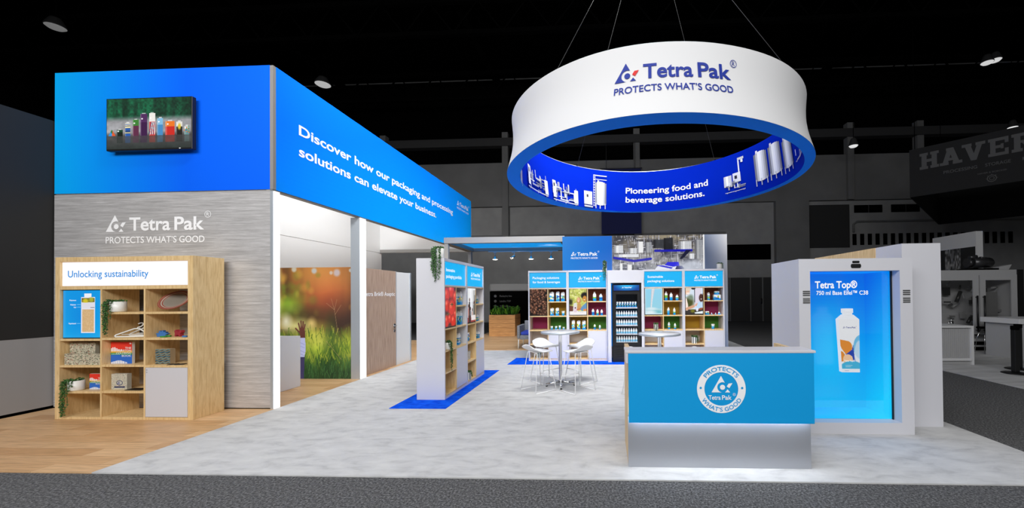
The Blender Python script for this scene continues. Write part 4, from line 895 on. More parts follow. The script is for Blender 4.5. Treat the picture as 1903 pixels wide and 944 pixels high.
o = slab('recycled_notebook', 'speckled grey notebook with a dark round emblem on the oak shelf', 'notebook', xa, xb, 4.78, 4.83, .3805, .205, c, None, (.5, .5, .44), .06)
decal('emblem', [x for x in mark(-.022, .07, .035)[0]], lambda a, e: (a, -.028, e), M_navyl, o)
for i, px in enumerate((243, 258)):
    p = at(px, 726, 4.76); tag(MB((p.x, 4.76, .3803)).box(p.x - .05, p.x + .06, 4.73, 4.84, .3803, .388).build('dark_coaster', M_satin, None, .002), ('dark square coaster lying beside the speckled notebook', 'dark square coaster next to the oak divider, right of the other')[i], 'coaster', 'dark coasters beside the notebook').location = (p.x, 4.76, .3803)
c = Can(52, 52, (74, 60, 48), 7)
for i in range(7):
    for j in range(30): c.ell((j + .5) / 30, .07 + i * .145 + .03 * math.sin(j * .55 + i), .03, .03, (60, 110, 132) if i % 2 else (112, 140, 140), .3, .6)
    for j in range(30): c.ell((j + .5) / 30, .13 + i * .145 + .03 * math.sin(j * .55 + i), .02, .012, (196, 184, 150), .3)
xa, xb = at(290, 677, 4.79).x, at(314, 677, 4.79).x
slab('patterned_box', 'small box with a blue wavy woven pattern in the oak cubby above the white door', 'box', xa, xb, 4.79, 4.86, .7145, .195, c, None, (.5, .4, .26), .12)
for i, px in enumerate((322, 336)):
    p = at(px, 678, 4.75); o = MB((p.x, 4.75, .7145)).box(p.x - .045, p.x + .045, 4.71, 4.79, .7145, .722).build('dark_coaster', M_satin, None, .002); o.location = (p.x, 4.75, .7145); o.rotation_euler = (0, 0, .4)
    tag(o, ('dark coaster lying right beside the patterned box', 'dark coaster lying near the right end of the patterned box cubby')[i], 'coaster', 'dark coasters beside the patterned box')

# ================================================================== WHITE SHELF UNITS
UW, UD = .932, .43
ZS = (.045, .385, .715, 1.05, 1.388, 1.705)
BR, YL, MG, GN, PG = s8(134, 62, 30), s8(184, 146, 20), s8(150, 22, 88), s8(58, 128, 14), s8(206, 200, 196)
M_hue = {}
def backmat(col, nm):
    return mat('back_panel_' + nm, col, .6)
BM = {'brown': backmat(BR, 'brown'), 'yellow': backmat(YL, 'yellow'), 'magenta': backmat(MG, 'magenta'), 'green': backmat(GN, 'green'), 'grey': backmat(PG, 'grey'), 'oak': M_oak, 'white': M_white}
def shelf_unit(label, loc, rz, lefts, rights, pic, lines, is_logo, line_w, lining='white', group='white shelf units with backlit blue signs'):
    """two columns: left a screen over cubbies, right three cubbies over a white door; lefts / rights name the back panel colours from the top down"""
    u_ = thing('shelf_unit', label, 'shelf', loc, rz, group); z0 = .0125 - .012
    b = MB(); b.box(0, .028, 0, UD, z0, 2.128).box(UW - .028, UW, 0, UD, z0, 2.128).box(.028, UW - .028, 0, UD, 2.085, 2.128).box(.028, UW - .028, 0, UD, z0, ZS[0] - .012).box(.028, UW - .028, 0, UD, 1.705, 1.722)
    b.build('carcass', M_white, u_, .0015)
    MB().box(.455, .473, .002, UD - .02, ZS[0], 1.705).build('divider', M_oak, u_, .001)
    MB().box(.028, UW - .028, .002, UD - .02, ZS[0] - .0115, ZS[0] + .010).build('base_board', M_oak, u_)
    for z in ZS[1:4]: MB().box(.028, .455, .002, UD - .02, z - .012, z + .012).build('shelf_board', M_oak, u_, .001)
    for z in (ZS[2], ZS[3], ZS[4]): MB().box(.473, UW - .028, .002, UD - .02, z - .012, z + .012).build('shelf_board', M_oak, u_, .001)
    MB().box(.028, UW - .028, .002, .03, 1.692, 1.7045).build('shelf_lip', M_oak, u_)
    for nm, (za, zb) in zip(lefts, ((ZS[2], ZS[3]), (ZS[1], ZS[2]), (ZS[0], ZS[1]))): MB().box(.029, .454, UD - .019, UD - .004, za + .013, zb - .013).build('back_panel', BM[nm], u_)
    for nm, (za, zb) in zip(rights, ((ZS[4], ZS[5]), (ZS[3], ZS[4]), (ZS[2], ZS[3]))): MB().box(.474, UW - .029, UD - .019, UD - .004, za + .013, zb - .013).build('back_panel', BM[nm], u_)
    if lining == 'oak': MB().box(.0285, .034, .004, UD - .02, ZS[0] + .011, ZS[3] - .013).build('side_lining', M_oak, u_)
    dr_ = MB().box(.476, UW - .031, .001, .02, .058, ZS[2] - .014).build('door', M_white, u_, .0015)
    MB().cyl((.50, .001, .6), (.50, -.004, .6), .009, n=12).build('lock_button', M_alu, dr_)
    sg = MB().box(.036, UW - .036, .018, .05, 1.73, 2.077).build('sign_panel', M_cyan, u_)
    if is_logo: it = brandlogo(.25, 1.905, .083)
    else: it = [text(s_, .105, z, w_, .052, .012) for s_, z, w_ in zip(lines, (1.935, 1.835), line_w)]
    decal('lettering', it, lambda a, e: (a, .014, e), M_glow, sg)
    scn = MB().box(.031, .453, .006, .045, 1.066, 1.70).build('screen', M_satin, u_, .002)
    picture('screen_image', pic, flat(.043, .441, .003, 1.082, 1.688), M_screen, scn)
    return u_
def pic_coffee():
    c = Can(66, 100, (18, 10, 6), 4)
    for i in range(150):
        x, y, a = c.rng.random(), c.rng.random(), c.rng.random() * 3.1; r_ = .07 + .03 * c.rng.random(); k = .6 + .5 * c.rng.random()
        c.ell(x, y, r_ * 1.12, r_ * .55, (26, 12, 6), .2, a); c.ell(x, y, r_, r_ * .46, (110 * k, 66 * k, 44 * k), .2, a); c.ell(x - .012, y + .012, r_ * .55, r_ * .2, (214 * k, 160 * k, 130 * k), .6, a, .75)
        c.line((x - r_ * .7 * math.cos(a), y - r_ * .7 * math.sin(a) * .6), (x + r_ * .7 * math.cos(a), y + r_ * .7 * math.sin(a) * .6), .006, (46, 20, 10), .8 if i % 2 else 0)
    return c
def pic_picnic():
    c = Can(66, 100, (206, 210, 110), 5); c.mul(.75 + .45 * c.fbm(9, 12)); 
    for i in range(50): c.ell(c.rng.random(), .55 + .45 * c.rng.random(), .04, .02, ((236, 236, 170), (150, 170, 50), (250, 250, 210))[i % 3], .5, 0, .7)
    c.ell(.06, .5, .12, .12, (44, 46, 20), .5); c.rect(0, 0, 1, .14, (244, 240, 240)); c.poly([(0, .14), (.0, .36), (.2, .34), (.35, .14)], (110, 62, 50)); c.poly([(.2, .14), (.24, .44), (.42, .48), (.5, .14)], (226, 226, 222))
    c.poly([(.42, .16), (.46, .42), (.64, .44), (.78, .2)], (206, 156, 90)); c.ell(.55, .56, .13, .12, (196, 140, 80), .2); c.ell(.53, .58, .085, .1, (234, 180, 140), .15); c.ell(.52, .54, .04, .014, (250, 240, 236), .2)
    c.ell(.90, .74, .22, .13, (20, 14, 12), .2); c.ell(.9, .62, .13, .12, (206, 140, 60), .15); c.ell(.88, .585, .05, .014, (250, 240, 230), .2); c.poly([(.62, .22), (.78, .36), (1, .48), (1, .18), (.7, .16)], (100, 150, 196)); c.poly([(.8, .22), (1, .24), (1, .15), (.84, .15)], (226, 140, 80)); c.line((.44, .2), (.64, .24), .03, (206, 120, 84)); c.rect(.26, .1, .42, .3, (232, 210, 224)); c.ell(.34, .27, .04, .025, (40, 20, 30), .2); c.line((.5, .12), (.8, .1), .012, (200, 200, 210)); return c
def pic_milk():
    c = Can(66, 100, (130, 204, 236), 6); c.grad((.5, 1), (.5, 0), (146, 210, 238), (150, 208, 224)); c.poly([(.38, 1), (.58, 1), (.5, .75), (.42, .5), (.38, .25), (.31, .25), (.34, .6)], (204, 206, 214)); c.line((.47, 1), (.36, .25), .02, (232, 234, 238)); c.rect(0, 0, 1, .22, (178, 216, 226)); c.ell(.35, .22, .3, .05, (214, 232, 238), .5); c.ell(.75, .1, .25, .06, (120, 190, 200), .6); c.ell(.3, .08, .3, .05, (222, 236, 242), .6)
    for a in ((0, 0, .03, 1), (.97, 0, 1, 1), (0, .98, 1, 1), (0, 0, 1, .03)): c.rect(*a, (214, 240, 250))
    return c
def pic_men():
    c = Can(66, 100, (214, 226, 240), 7); c.rect(.5, .3, .9, 1, (222, 214, 230)); c.rect(.5, .45, .54, 1, (60, 64, 76)); c.ell(.45, .99, .12, .05, (24, 24, 30), .2); c.ell(.2, .45, .26, .2, (70, 76, 26), .4); c.ell(.3, .64, .14, .1, (120, 140, 120), .5); c.rect(0, 0, 1, .18, (52, 46, 42)); c.ell(.4, .12, .12, .06, (120, 120, 20), .5)
    c.poly([(0, .14), (0, .62), (.06, .6), (.14, .34), (.12, .14)], (246, 226, 214)); c.ell(.09, .88, .15, .13, (236, 190, 160), .2); c.ell(.1, .95, .2, .06, (226, 206, 184), .3); c.ell(.14, .8, .1, .03, (250, 236, 226), .3)
    c.line((.06, .2), (.45, .3), .075, (214, 160, 128)); c.ell(.66, .36, .13, .05, (226, 170, 140), .25, .4); c.poly([(.56, .2), (.72, .44), (.88, .52), (.98, .3), (.86, .18)], (190, 220, 246)); c.ell(.9, .62, .13, .15, (70, 36, 26), .15); c.ell(.9, .575, .05, .012, (250, 240, 236), .2); c.ell(.88, .2, .14, .04, (150, 76, 44), .25, .2); c.ell(.66, .17, .07, .07, (236, 236, 250), .2); c.poly([(.5, .06), (1, .12), (1, .02), (.55, .02)], (236, 246, 250)); c.rect(.985, 0, 1, .8, (24, 20, 24)); return c
def pic_tomato():
    c = Can(66, 100, (70, 10, 8), 8)
    for x, y, r_ in ((.55, .92, .3), (.1, .8, .3), (.15, .55, .25), (.95, .75, .25), (.62, .46, .38), (.1, .15, .24), (.75, .13, .26), (.4, .2, .18), (.95, .3, .18)):
        c.ell(x, y, r_, r_ * .68, (120, 12, 8), .1); c.ell(x, y, r_ * .9, r_ * .6, (206, 34, 20), .25); c.ell(x - r_ * .25, y + r_ * .2, r_ * .3, r_ * .17, (246, 140, 110), .7, .4, .8)
    for a in range(6): c.line((.62, .56), (.62 + .16 * math.cos(a * 1.05), .56 + .06 * math.sin(a * 1.05)), .016, (36, 60, 20))
    c.line((.1, .3), (.4, .34), .014, (70, 100, 40)); return c
def pic_street():
    c = Can(66, 100, (206, 208, 212), 9); c.rect(.0, .6, 1, 1, (226, 228, 230)); c.rect(.25, .3, .5, 1, (240, 242, 246)); c.rect(.7, .2, 1, .95, (150, 150, 150), .6); c.rect(.86, .3, 1, .8, (90, 88, 84), .7)
    for x, h_, k in ((.12, .42, (180, 120, 110)), (.24, .6, (20, 20, 26)), (.36, .34, (120, 120, 130)), (.82, .5, (70, 80, 60)), (.92, .55, (110, 100, 90)), (.6, .3, (190, 160, 150))): c.poly([(x - .07, .12), (x - .08, h_), (x + .08, h_), (x + .07, .12)], k); c.ell(x, h_ + .06, .06, .055, (90, 60, 50), .2)
    c.rect(0, 0, 1, .14, (150, 60, 50)); c.rect(.45, .05, 1, .2, (226, 220, 220)); c.rect(.1, .0, .4, .2, (60, 40, 40)); return c
XA, XB, XC, XDD = -1.828, -.893, .876, 1.811; SYB = 8.985
G1 = 'white shelf units with backlit blue signs'
shelf_unit('white shelf unit with coffee bean screen, at the open end by the lounge', (XA, SYB, .019), 0, ('magenta', 'grey', 'grey'), ('brown', 'yellow', 'green'), pic_coffee(), ('Packaging solutions', 'for food & beverages'), False, (.63, .65))
shelf_unit('white shelf unit with picnic screen, left of the black fridge', (XB, SYB, .019), 0, ('yellow', 'grey', 'grey'), ('brown', 'magenta', 'green'), pic_picnic(), (), True, ())
shelf_unit('white shelf unit with milk pouring screen, right of the black fridge', (XC, SYB, .019), 0, ('magenta', 'grey', 'grey'), ('brown', 'yellow', 'green'), pic_milk(), ('Sustainable', 'packaging solutions'), False, (.36, .62))
shelf_unit('white shelf unit with screen of two men, at the end under the pale graphic', (XDD, SYB, .019), 0, ('yellow', 'grey', 'grey'), ('brown', 'magenta', 'green'), pic_men(), (), True, ())
MX, MY1, MY2 = -2.418, 5.645, 6.578
shelf_unit('nearer white shelf unit with tomato screen, standing free on the blue carpet', (MX, MY1, .019), math.pi / 2, ('oak', 'oak', 'oak'), ('white', 'white', 'white'), pic_tomato(), ('Innovative', 'packaging portfolio'), False, (.34, .63), 'oak')
shelf_unit('farther white shelf unit with street scene screen, behind the tomato screen unit', (MX, MY2, .019), math.pi / 2, ('oak', 'oak', 'oak'), ('white', 'white', 'white'), pic_street(), (), True, (), 'oak')

# fridge bay and fridge
fs = thing('fridge_surround', 'white surround framing the black bottle fridge', 'surround', (.46, 9.2, .0187)); of = (.46, 9.2, .0187)
MB(of).box(.045, .125, 8.80, 9.44, .019, 1.835).build('side_panel', M_white, fs, .003); MB(of).box(.818, .872, 8.80, 9.44, .019, 1.835).build('side_panel', M_white, fs, .003)
MB(of).box(.045, .872, 8.80, 9.44, 1.836, 2.128).build('top_panel', M_white, fs, .003)
FRX0, FRX1, FRY = .155, .80, 8.815
fr = thing('drinks_fridge', 'black glass-door drinks fridge with blue lit header between the white shelf units', 'fridge', ((FRX0 + FRX1) / 2, 9.1, .0187)); of = ((FRX0 + FRX1) / 2, 9.1, .0187)
GX0, GX1, GZ0, GZ1 = .235, .725, .47, 1.575
b = MB(of); b.box(FRX0, GX0 - .02, FRY + .03, 9.40, .019, 1.80).box(GX1 + .02, FRX1, FRY + .03, 9.40, .019, 1.80).box(GX0 - .02, GX1 + .02, FRY + .03, 9.40, .019, GZ0 - .02).box(GX0 - .02, GX1 + .02, FRY + .03, 9.40, GZ1 + .02, 1.80).box(GX0 - .02, GX1 + .02, 9.36, 9.40, GZ0 - .02, GZ1 + .02)
b.build('cabinet', M_black, fr)
b = MB(of); b.box(FRX0 + .01, GX0, FRY, FRY + .028, .40, 1.64).box(GX1, FRX1 - .01, FRY, FRY + .028, .40, 1.64).box(GX0, GX1, FRY, FRY + .028, .40, GZ0).box(GX0, GX1, FRY, FRY + .028, GZ1, 1.64)
dr_ = b.build('door', M_black, fr); MB(of).box(GX0, GX1, FRY + .012, FRY + .016, GZ0, GZ1).build('glass_pane', glass(), dr_)
MB(of).box(FRX0 + .025, FRX0 + .045, FRY - .03, FRY - .01, .9, 1.25).box(FRX0 + .025, FRX0 + .045, FRY - .011, FRY + .001, .92, .94).box(FRX0 + .025, FRX0 + .045, FRY - .011, FRY + .001, 1.21, 1.23).build('door_handle', M_satin, dr_)
c = Can(30, 10); t = np.clip(1.3 - np.hypot((c.U - .5) * 2.2, (c.V - 1.1) * .9) * 1.1, 0, 1)[..., None]; c.a = np.array([0, 62, 150]) / 255 * (1 - t) + np.array([40, 190, 255]) / 255 * t
hs = MB(of).box(FRX0 + .01, FRX1 - .01, FRY + .004, FRY + .028, 1.655, 1.79).build('header_sign', M_black, fr); picture('header_image', c, flat(FRX0 + .03, FRX1 - .03, FRY, 1.66, 1.785), M_screen, hs, of)
decal('header_lettering', brandlogo(.375, 1.715, .036, False), lambda a, e: (a, FRY - .004, e), M_glow, hs, of)
for z in (.16, .215, .27, .325): MB(of).box(FRX0 + .08, FRX1 - .08, FRY + .018, FRY + .031, z, z + .03).build('grille_bar', M_satin, fr)
FZ = (.475, .66, .86, 1.06, 1.265, 1.42)
for z in FZ[:1] + FZ[1:5]:
    MB(of).box(GX0 - .015, GX1 + .015, FRY + .06, 9.35, z - .01, z).box(GX0 - .015, GX1 + .015, FRY + .05, FRY + .058, z - .018, z + .012).build('wire_shelf', M_white, fr)
MB(of).box(GX0 - .018, GX1 + .018, 9.352, 9.358, GZ0 - .01, GZ1 + .01).build('liner', mat('fridge_navy_liner', s8(36, 56, 82), .5), fr)
for x in (GX0 - .018, GX1 + .008): MB(of).box(x, x + .01, FRY + .035, FRY + .05, GZ0, GZ1).build('light_tube', mat('cool_white_tube', s8(220, 240, 255), .5, emit=2.2), fr)
# bottles in rows
def bottle(loc, label, grp):
    o = thing('milk_bottle', label, 'bottle', loc, 0, grp)
    MB().lathe([(.021, 0), (.0235, .006), (.0235, .05), (.0235, .075), (.0225, .085), (.012, .108), (.0115, .112)], n=12, cols=[C_BL, s8(120, 200, 236), C_WH, C_WH, C_WH, C_WH]).build('body', M_gloss, o, recalc=False)
    MB().lathe([(.013, .1125), (.013, .128), (.010, .13), (0, .13)], n=10).build('cap', M_seat, o); return o
proto = None; rows = {1: 'bottom', 2: 'second lowest', 3: 'middle', 4: 'second highest'}
for ri, z in ((1, FZ[0]), (2, FZ[1]), (3, FZ[2]), (4, FZ[3])):
    for k in range(9):
        loc = (GX0 + .022 + k * .0557, FRY + .105, z + .0005); lb = f'small white bottle with blue foot on the {rows[ri]} full row of the fridge'; gp = f'bottles in the {rows[ri]} full row of the fridge'
        if proto is None: proto = bottle(loc, lb, gp)
        else: dup(proto, loc, None, lb, gp)
fc = carton('drink_carton', 'brick', 'small white and blue carton in the row on the top shelf of the fridge', 'carton', (GX0 + .035, FRY + .11, FZ[4] + .0005), .042, .042, .13, 51, 'cartons on the top shelf of the fridge')
for k in range(1, 8): dup(fc, (GX0 + .035 + k * .06, FRY + .11, FZ[4] + .0005))

# ------------------------------------------------------------------ cartons in the cubbies (pixel centre, height in px, width in px)
def cz(row): return .019 + ZS[row] + .0132
n_ = [0]
def place(px, hpx, wpx, row, kind, label, cat='carton', grp='', Y=9.08, name='drink_carton'):
    n_[0] += 1; d = F_PX / Y; p = at(px, 560, Y)
    w = wpx / d; carton(name, kind, label, cat, (p.x, Y, cz(row)), w, w * (.75 if kind in ('slant', 'brick') else .5 if kind == 'pouch' else .9), hpx / d, n_[0], grp)
wh = {3: ('leftmost', 'middle', 'rightmost'), 2: ('left', 'right'), 4: ('leftmost', 'second', 'third', 'rightmost')}
for sh, row, kind, items, what in (
    ('brown cubby by the coffee bean screen', 4, 'slant', ((1025.6, 17.3, 8.4), (1036.7, 18, 6.4), (1046.2, 17, 6.6)), 'tall blue and green carton'),
    ('yellow cubby by the coffee bean screen', 3, 'slant', ((1026, 14, 6.4), (1035.8, 14.4, 5.8)), 'blue and green carton'),
    ('green cubby below the coffee bean screen', 2, 'cup', ((1025, 6.6, 4.8), (1033, 6.6, 4.8), (1040, 7.6, 4.2), (1047, 5, 4)), 'small blue cup with white lid'),
    ('brown cubby by the picnic screen', 4, 'bottle', ((1105, 17, 6.4), (1116.7, 13.6, 6.2)), 'blue carton bottle with white top'),
    ('magenta cubby by the picnic screen', 3, 'bottle', ((1102, 12, 4.8), (1110.2, 11.2, 4.4), (1118, 10.6, 4.4)), 'small blue carton bottle with white top'),
    ('green cubby by the picnic screen', 2, 'bottle', ((1104.8, 9.6, 4), (1114.3, 8.4, 3.8)), 'small blue carton bottle'),
    ('yellow cubby under the picnic screen', 2, 'slant', ((1065.3, 17.5, 5.6), (1075.2, 16.6, 5.8), (1085, 16.6, 6)), 'tall white and blue carton'),
    ('brown cubby by the milk screen', 4, 'bottle', ((1238, 16.5, 5.6), (1247.3, 14.4, 5.8), (1258.4, 10.4, 5.6)), 'white topped bottle with green print'),
    ('yellow cubby by the milk screen', 3, 'bottle', ((1242, 14, 4.6), (1253, 13, 4.4)), 'slim bottle with green and blue print'),
    ('green cubby by the milk screen', 2, 'bottle', ((1242.8, 13, 4.2), (1254, 10.8, 4)), 'slim white topped bottle'),
):
    for w_, (px, hh, ww) in zip(wh[len(items)], items):
        nm = {'cup': 'yoghurt_cup', 'bottle': 'carton_bottle'}.get(kind, 'drink_carton')
        place(px, hh, ww, row, kind, f'{w_} {what} in the {sh}', {'cup': 'cup', 'bottle': 'bottle'}.get(kind, 'carton'), f'packs in the {sh}', name=nm)
place(1046.4, 8.4, 5.6, 3, 'cup', 'short blue cup at the right end of the yellow cubby by the coffee bean screen', 'cup', 'packs in the yellow cubby by the coffee bean screen', name='yoghurt_cup')
place(1316.7, 14, 4, 4, 'slant', 'slim white and blue carton in the brown cubby by the screen of two men', 'carton', 'packs by the screen of two men')
place(1332, 9.8, 12, 4, 'brick', 'wide blue multipack in the brown cubby by the screen of two men', 'carton', 'packs by the screen of two men')
d_ = F_PX / 9.08; carton('drink_carton', 'brick', 'blue and red pack lying on top of the wide multipack', 'carton', (at(1332, 560, 9.08).x, 9.09, cz(4) + 9.8 / d_ + .0095), 8.2 / d_, .07, 5.4 / d_, 77, 'packs by the screen of two men')
place(1313.6, 5.6, 6.6, 3, 'brick', 'short white and blue box in the magenta cubby by the screen of two men', 'carton', 'packs by the screen of two men')
for px, hh, ww, l_ in ((1322, 4, 3.6, 'left small white pyramid carton in the magenta cubby'), (1329.4, 4, 3.6, 'right small white pyramid carton in the magenta cubby'), (1335.6, 6.4, 6.2, 'large blue and white pyramid carton at the end of the magenta cubby')): place(px, hh, ww, 3, 'tetra', l_, 'carton', 'pyramid cartons', name='pyramid_carton')
place(1324.4, 9, 6, 2, 'cup', 'white and blue tub in the green cubby by the screen of two men', 'tub', 'packs by the screen of two men', name='food_tub')
# cartons in the free standing double unit, facing the aisle
def mplace(ly, dx, row, kind, w, h_, label, cat, grp, name='drink_carton', d=None):
    n_[0] += 1; o = carton(name, kind, label, cat, (MX - dx, MY1 + ly, cz(row)), w, d or w * .75, h_, n_[0], grp, math.pi / 2); return o
for u0, us, cells in ((0, 'tomato screen', ((4, 'slant', .085, .225, 3, 'large blue and orange carton'), (3, 'slant', .08, .235, 3, 'tall blue carton with slanted top'), (2, 'slant', .075, .15, 4, 'small blue carton with white top'))),
                      (UW, 'street screen', ((4, 'slant', .08, .15, 2, 'short blue carton with slanted top'), (3, 'slant', .08, .12, 2, 'short blue and white carton'), (2, 'slant', .065, .10, 3, 'little blue carton')))):
    for row, kind, w, h_, n, what in cells:
        for k in range(n):
            hh = h_ * (1.25 if (row == 2 and k >= n - 2) else 1)
            mplace(u0 + .54 + k * (.33 / max(n - 1, 1)) * .9, .09 + .03 * (k % 2), row, kind, w, hh, f'{wh[n][k]} {what} in the {("top", "second", "third")[4 - row]} white cubby by the {us}', 'carton', f'cartons in the {("top", "second", "third")[4 - row]} white cubby by the {us}')
for k, col in enumerate(('left', 'middle', 'right')):
    mplace(UW + .11 + k * .11, .10, 2, 'pouch', .12, .15, f'colourful food pouch, {col} one of three under the street screen', 'pouch', 'food pouches under the street screen', 'food_pouch', .05)
c = terrazzo(21, 50, 34); c.a = c.a * .5 + .42
slab('marbled_block', 'grey marbled block lying in the oak cubby under the pouches', 'block', -.13, .13, -.05, .05, cz(1), .15, c, None, (.6, .6, .6)).location = (MX - .12, MY2 + .22, cz(1)); bpy.data.objects['marbled_block'].rotation_euler = (0, 0, math.pi / 2)
trailing_plant('trailing plant in a white pot in the oak cubby under the tomato screen', (MX - .05, MY1 + .19, cz(2)), .062, .11, [(-15, .28), (0, .36), (15, .42), (22, .34), (8, .25), (-40, .05), (60, .05)], 11, ls=.012)
trailing_plant('leafy plant in a striped pot on the bottom board under the street screen', (MX - .06, MY2 + .2, cz(0)), .055, .13, [(-20, .03), (10, .06), (35, .06)], 12, pot='striped', ls=.012)
trailing_plant('trailing plant in a cream pot on top of the nearer free standing unit', (-2.50, MY1 + .05, 2.1475), .058, .15, [(270, .3, -.1), (268, .36, -.08), (266, .42, -.07), (270, .46, -.05), (262, .40, -.03), (270, .32, -.09), (275, .44, 0), (285, .26, .01), (190, .08), (270, .3, -.06), (275, .36, .02), (272, .44, -.035)], 13, ls=.013)
trailing_plant('leafy plant in a striped pot in the magenta cubby under the milk screen', (at(1219, 600, 9.03).x, 9.03, cz(2)), .058, .13, [(230, .04), (270, .28), (310, .04)], 14, pot='striped')
trailing_plant('bushy plant in a striped pot in the low cubby under the screen of two men', (at(1290, 600, 9.07).x, 9.07, cz(1)), .068, .15, [(300, .08), (330, .07), (20, .07), (345, .08)], 15, pot='striped', crown=1.6)
trailing_plant('small plant in a white pot in the low cubby under the picnic screen', (at(1085, 600, 9.08).x, 9.08, cz(1)), .05, .07, [(240, .01), (300, .01)], 16)
trailing_plant('small trailing plant in the bottom cubby under the coffee bean screen', (at(1002.5, 600, 9.07).x, 9.07, cz(0)), .045, .12, [(200, .04), (250, .05), (300, .05)], 17, pot='striped')
trailing_plant('trailing plant in a polished metal pot on top of the picnic screen unit', (at(1124.5, 500, 9.03).x - .01, 9.01, 2.1492), .055, .2, [(265, .34, -.03), (260, .4), (265, .42, -.015), (270, .38), (280, .42), (282, .3), (270, .36, .02)], 18, pot='chrome', crown=.4)
trailing_plant('green plant in a white pot on top of the last shelf unit at the right', (at(1337, 500, 9.15).x, 9.15, 2.1475), .062, .13, [(330, .06), (0, .07), (20, .07), (345, .05)], 19)

# ================================================================== BISTRO TABLES AND STOOLS
M_marble = noisy('pale_table_laminate', [(.35, s8(206, 206, 208)), (.6, s8(232, 232, 234))], (1, 1, 1), 7, 6, .22)
tb = thing('bistro_table', 'round pale bistro table with four white stools on the open carpet', 'table', (-.785, 6.56, .0125), 0, 'round bistro tables')
MB().lathe([(0, .915), (.30, .915), (.318, .92), (.318, .938), (.0, .938)], n=48).build('table_top', M_marble, tb)
MB().lathe([(.3185, .905), (.333, .908), (.336, .922), (.333, .936), (.3185, .9395), (.3185, .905)], n=48).build('edge_band', M_alu, tb)
MB().lathe([(.10, .895), (.10, .9149), (0, .9149)], n=24).build('mounting_plate', M_chrome, tb)
MB().lathe([(.038, .05), (.03, .09), (.03, .87), (.04, .8945)], n=24).build('column', M_chrome, tb)
for k in range(4):
    a = math.pi / 2 * k + .15; ft = MB().tube([(.02 * math.cos(a), .02 * math.sin(a), .085), (.12 * math.cos(a), .12 * math.sin(a), .06), (.25 * math.cos(a), .25 * math.sin(a), .028)], .024, 10).build('foot', M_chrome, tb)
    MB().lathe([(.018, 0), (.018, .014), (0, .014)], (.24 * math.cos(a), .24 * math.sin(a), 0), 12).build('glide', M_satin, ft)
dup(tb, (.855, 6.19, .0125), .3, 'round pale bistro table standing behind the reception desk')
def make_stool(label, loc, rz, grp):
    """seat faces +y"""
    s = thing('bar_stool', label, 'stool', loc, rz, grp); b = MB(); nx, ny = 18, 18
    def S(a, e, dz=0):
        x, y = (a - .5) * 2, (e - .5) * 2; w = .205 - .02 * (y < 0) * y * y - .03 * max(0, y) ** 2; px_ = x * w * math.sqrt(max(0, 1 - .32 * y ** 4)); py_ = y * .185
        back = max(0, -y - .15) / .85; z = .655 + .115 * back ** 1.7 * (1 - .35 * x * x) - .012 * (1 - x * x) * (1 - y * y) + (-.018 * max(0, y - .7))
        return (px_, py_ - .03 * back ** 2, z + dz)
    for dz in (0, -.016): b.add([S(i / nx, j / ny, dz) for j in range(ny + 1) for i in range(nx + 1)], [(j * (nx + 1) + i, j * (nx + 1) + i + 1, (j + 1) * (nx + 1) + i + 1, (j + 1) * (nx + 1) + i) for j in range(ny) for i in range(nx)], None, True)
    ed = [(i, 0) for i in range(nx)] + [(nx, j) for j in range(ny)] + [(nx - i, ny) for i in range(nx)] + [(0, ny - j) for j in range(ny)]
    top = [S(i / nx, j / ny) for i, j in ed]; bot_ = [S(i / nx, j / ny, -.016) for i, j in ed]; n = len(ed)
    b.add(top + bot_, [(k, (k + 1) % n, n + (k + 1) % n, n + k) for k in range(n)], None, True); b.build('seat', M_seat, s)
    r_ = .0075; fx, fy, tx, ty = .215, .20, .14, .115
    for sx in (-1, 1):
        for sy in (-1, 1): MB().tube([(sx * tx * .55, sy * ty * .9, .632), (sx * tx * .9, sy * ty, .628), (sx * tx, sy * ty * 1.02, .605), (sx * fx, sy * fy, .012)], r_, 8).build('leg', M_seat, s)
        MB().tube([(sx * fx, -fy, .0078), (sx * fx, fy, .0078)], r_, 8).build('runner', M_seat, s)
    MB().tube([(-.19, .162, .235), (.19, .162, .235)], r_ * .9, 8).build('footrest', M_seat, s)
    MB().box(-.1, .1, -.1, .1, .627, .6355).build('under_plate', M_seat, s)
    return s
GS = 'white bar stools at the first bistro table'
st = make_stool('white bar stool at the near left of the first bistro table', (-1.12, 6.285, .0125), -math.pi / 4, GS)
dup(st, (-.475, 6.255, .0125), math.pi / 4, 'white bar stool at the near right of the first bistro table')
dup(st, (-1.09, 6.93, .0125), -math.pi * 3 / 4, 'white bar stool at the far left of the first bistro table')
dup(st, (-.46, 6.90, .0125), math.pi * 3 / 4, 'white bar stool at the far right of the first bistro table')
dup(st, (.535, 6.0, .0125), -math.pi / 4, 'white bar stool behind the desk, left of the second bistro table', 'white bar stools behind the desk')
dup(st, (1.16, 6.0, .0125), math.pi / 4, 'white bar stool behind the desk, right of the second bistro table', 'white bar stools behind the desk')

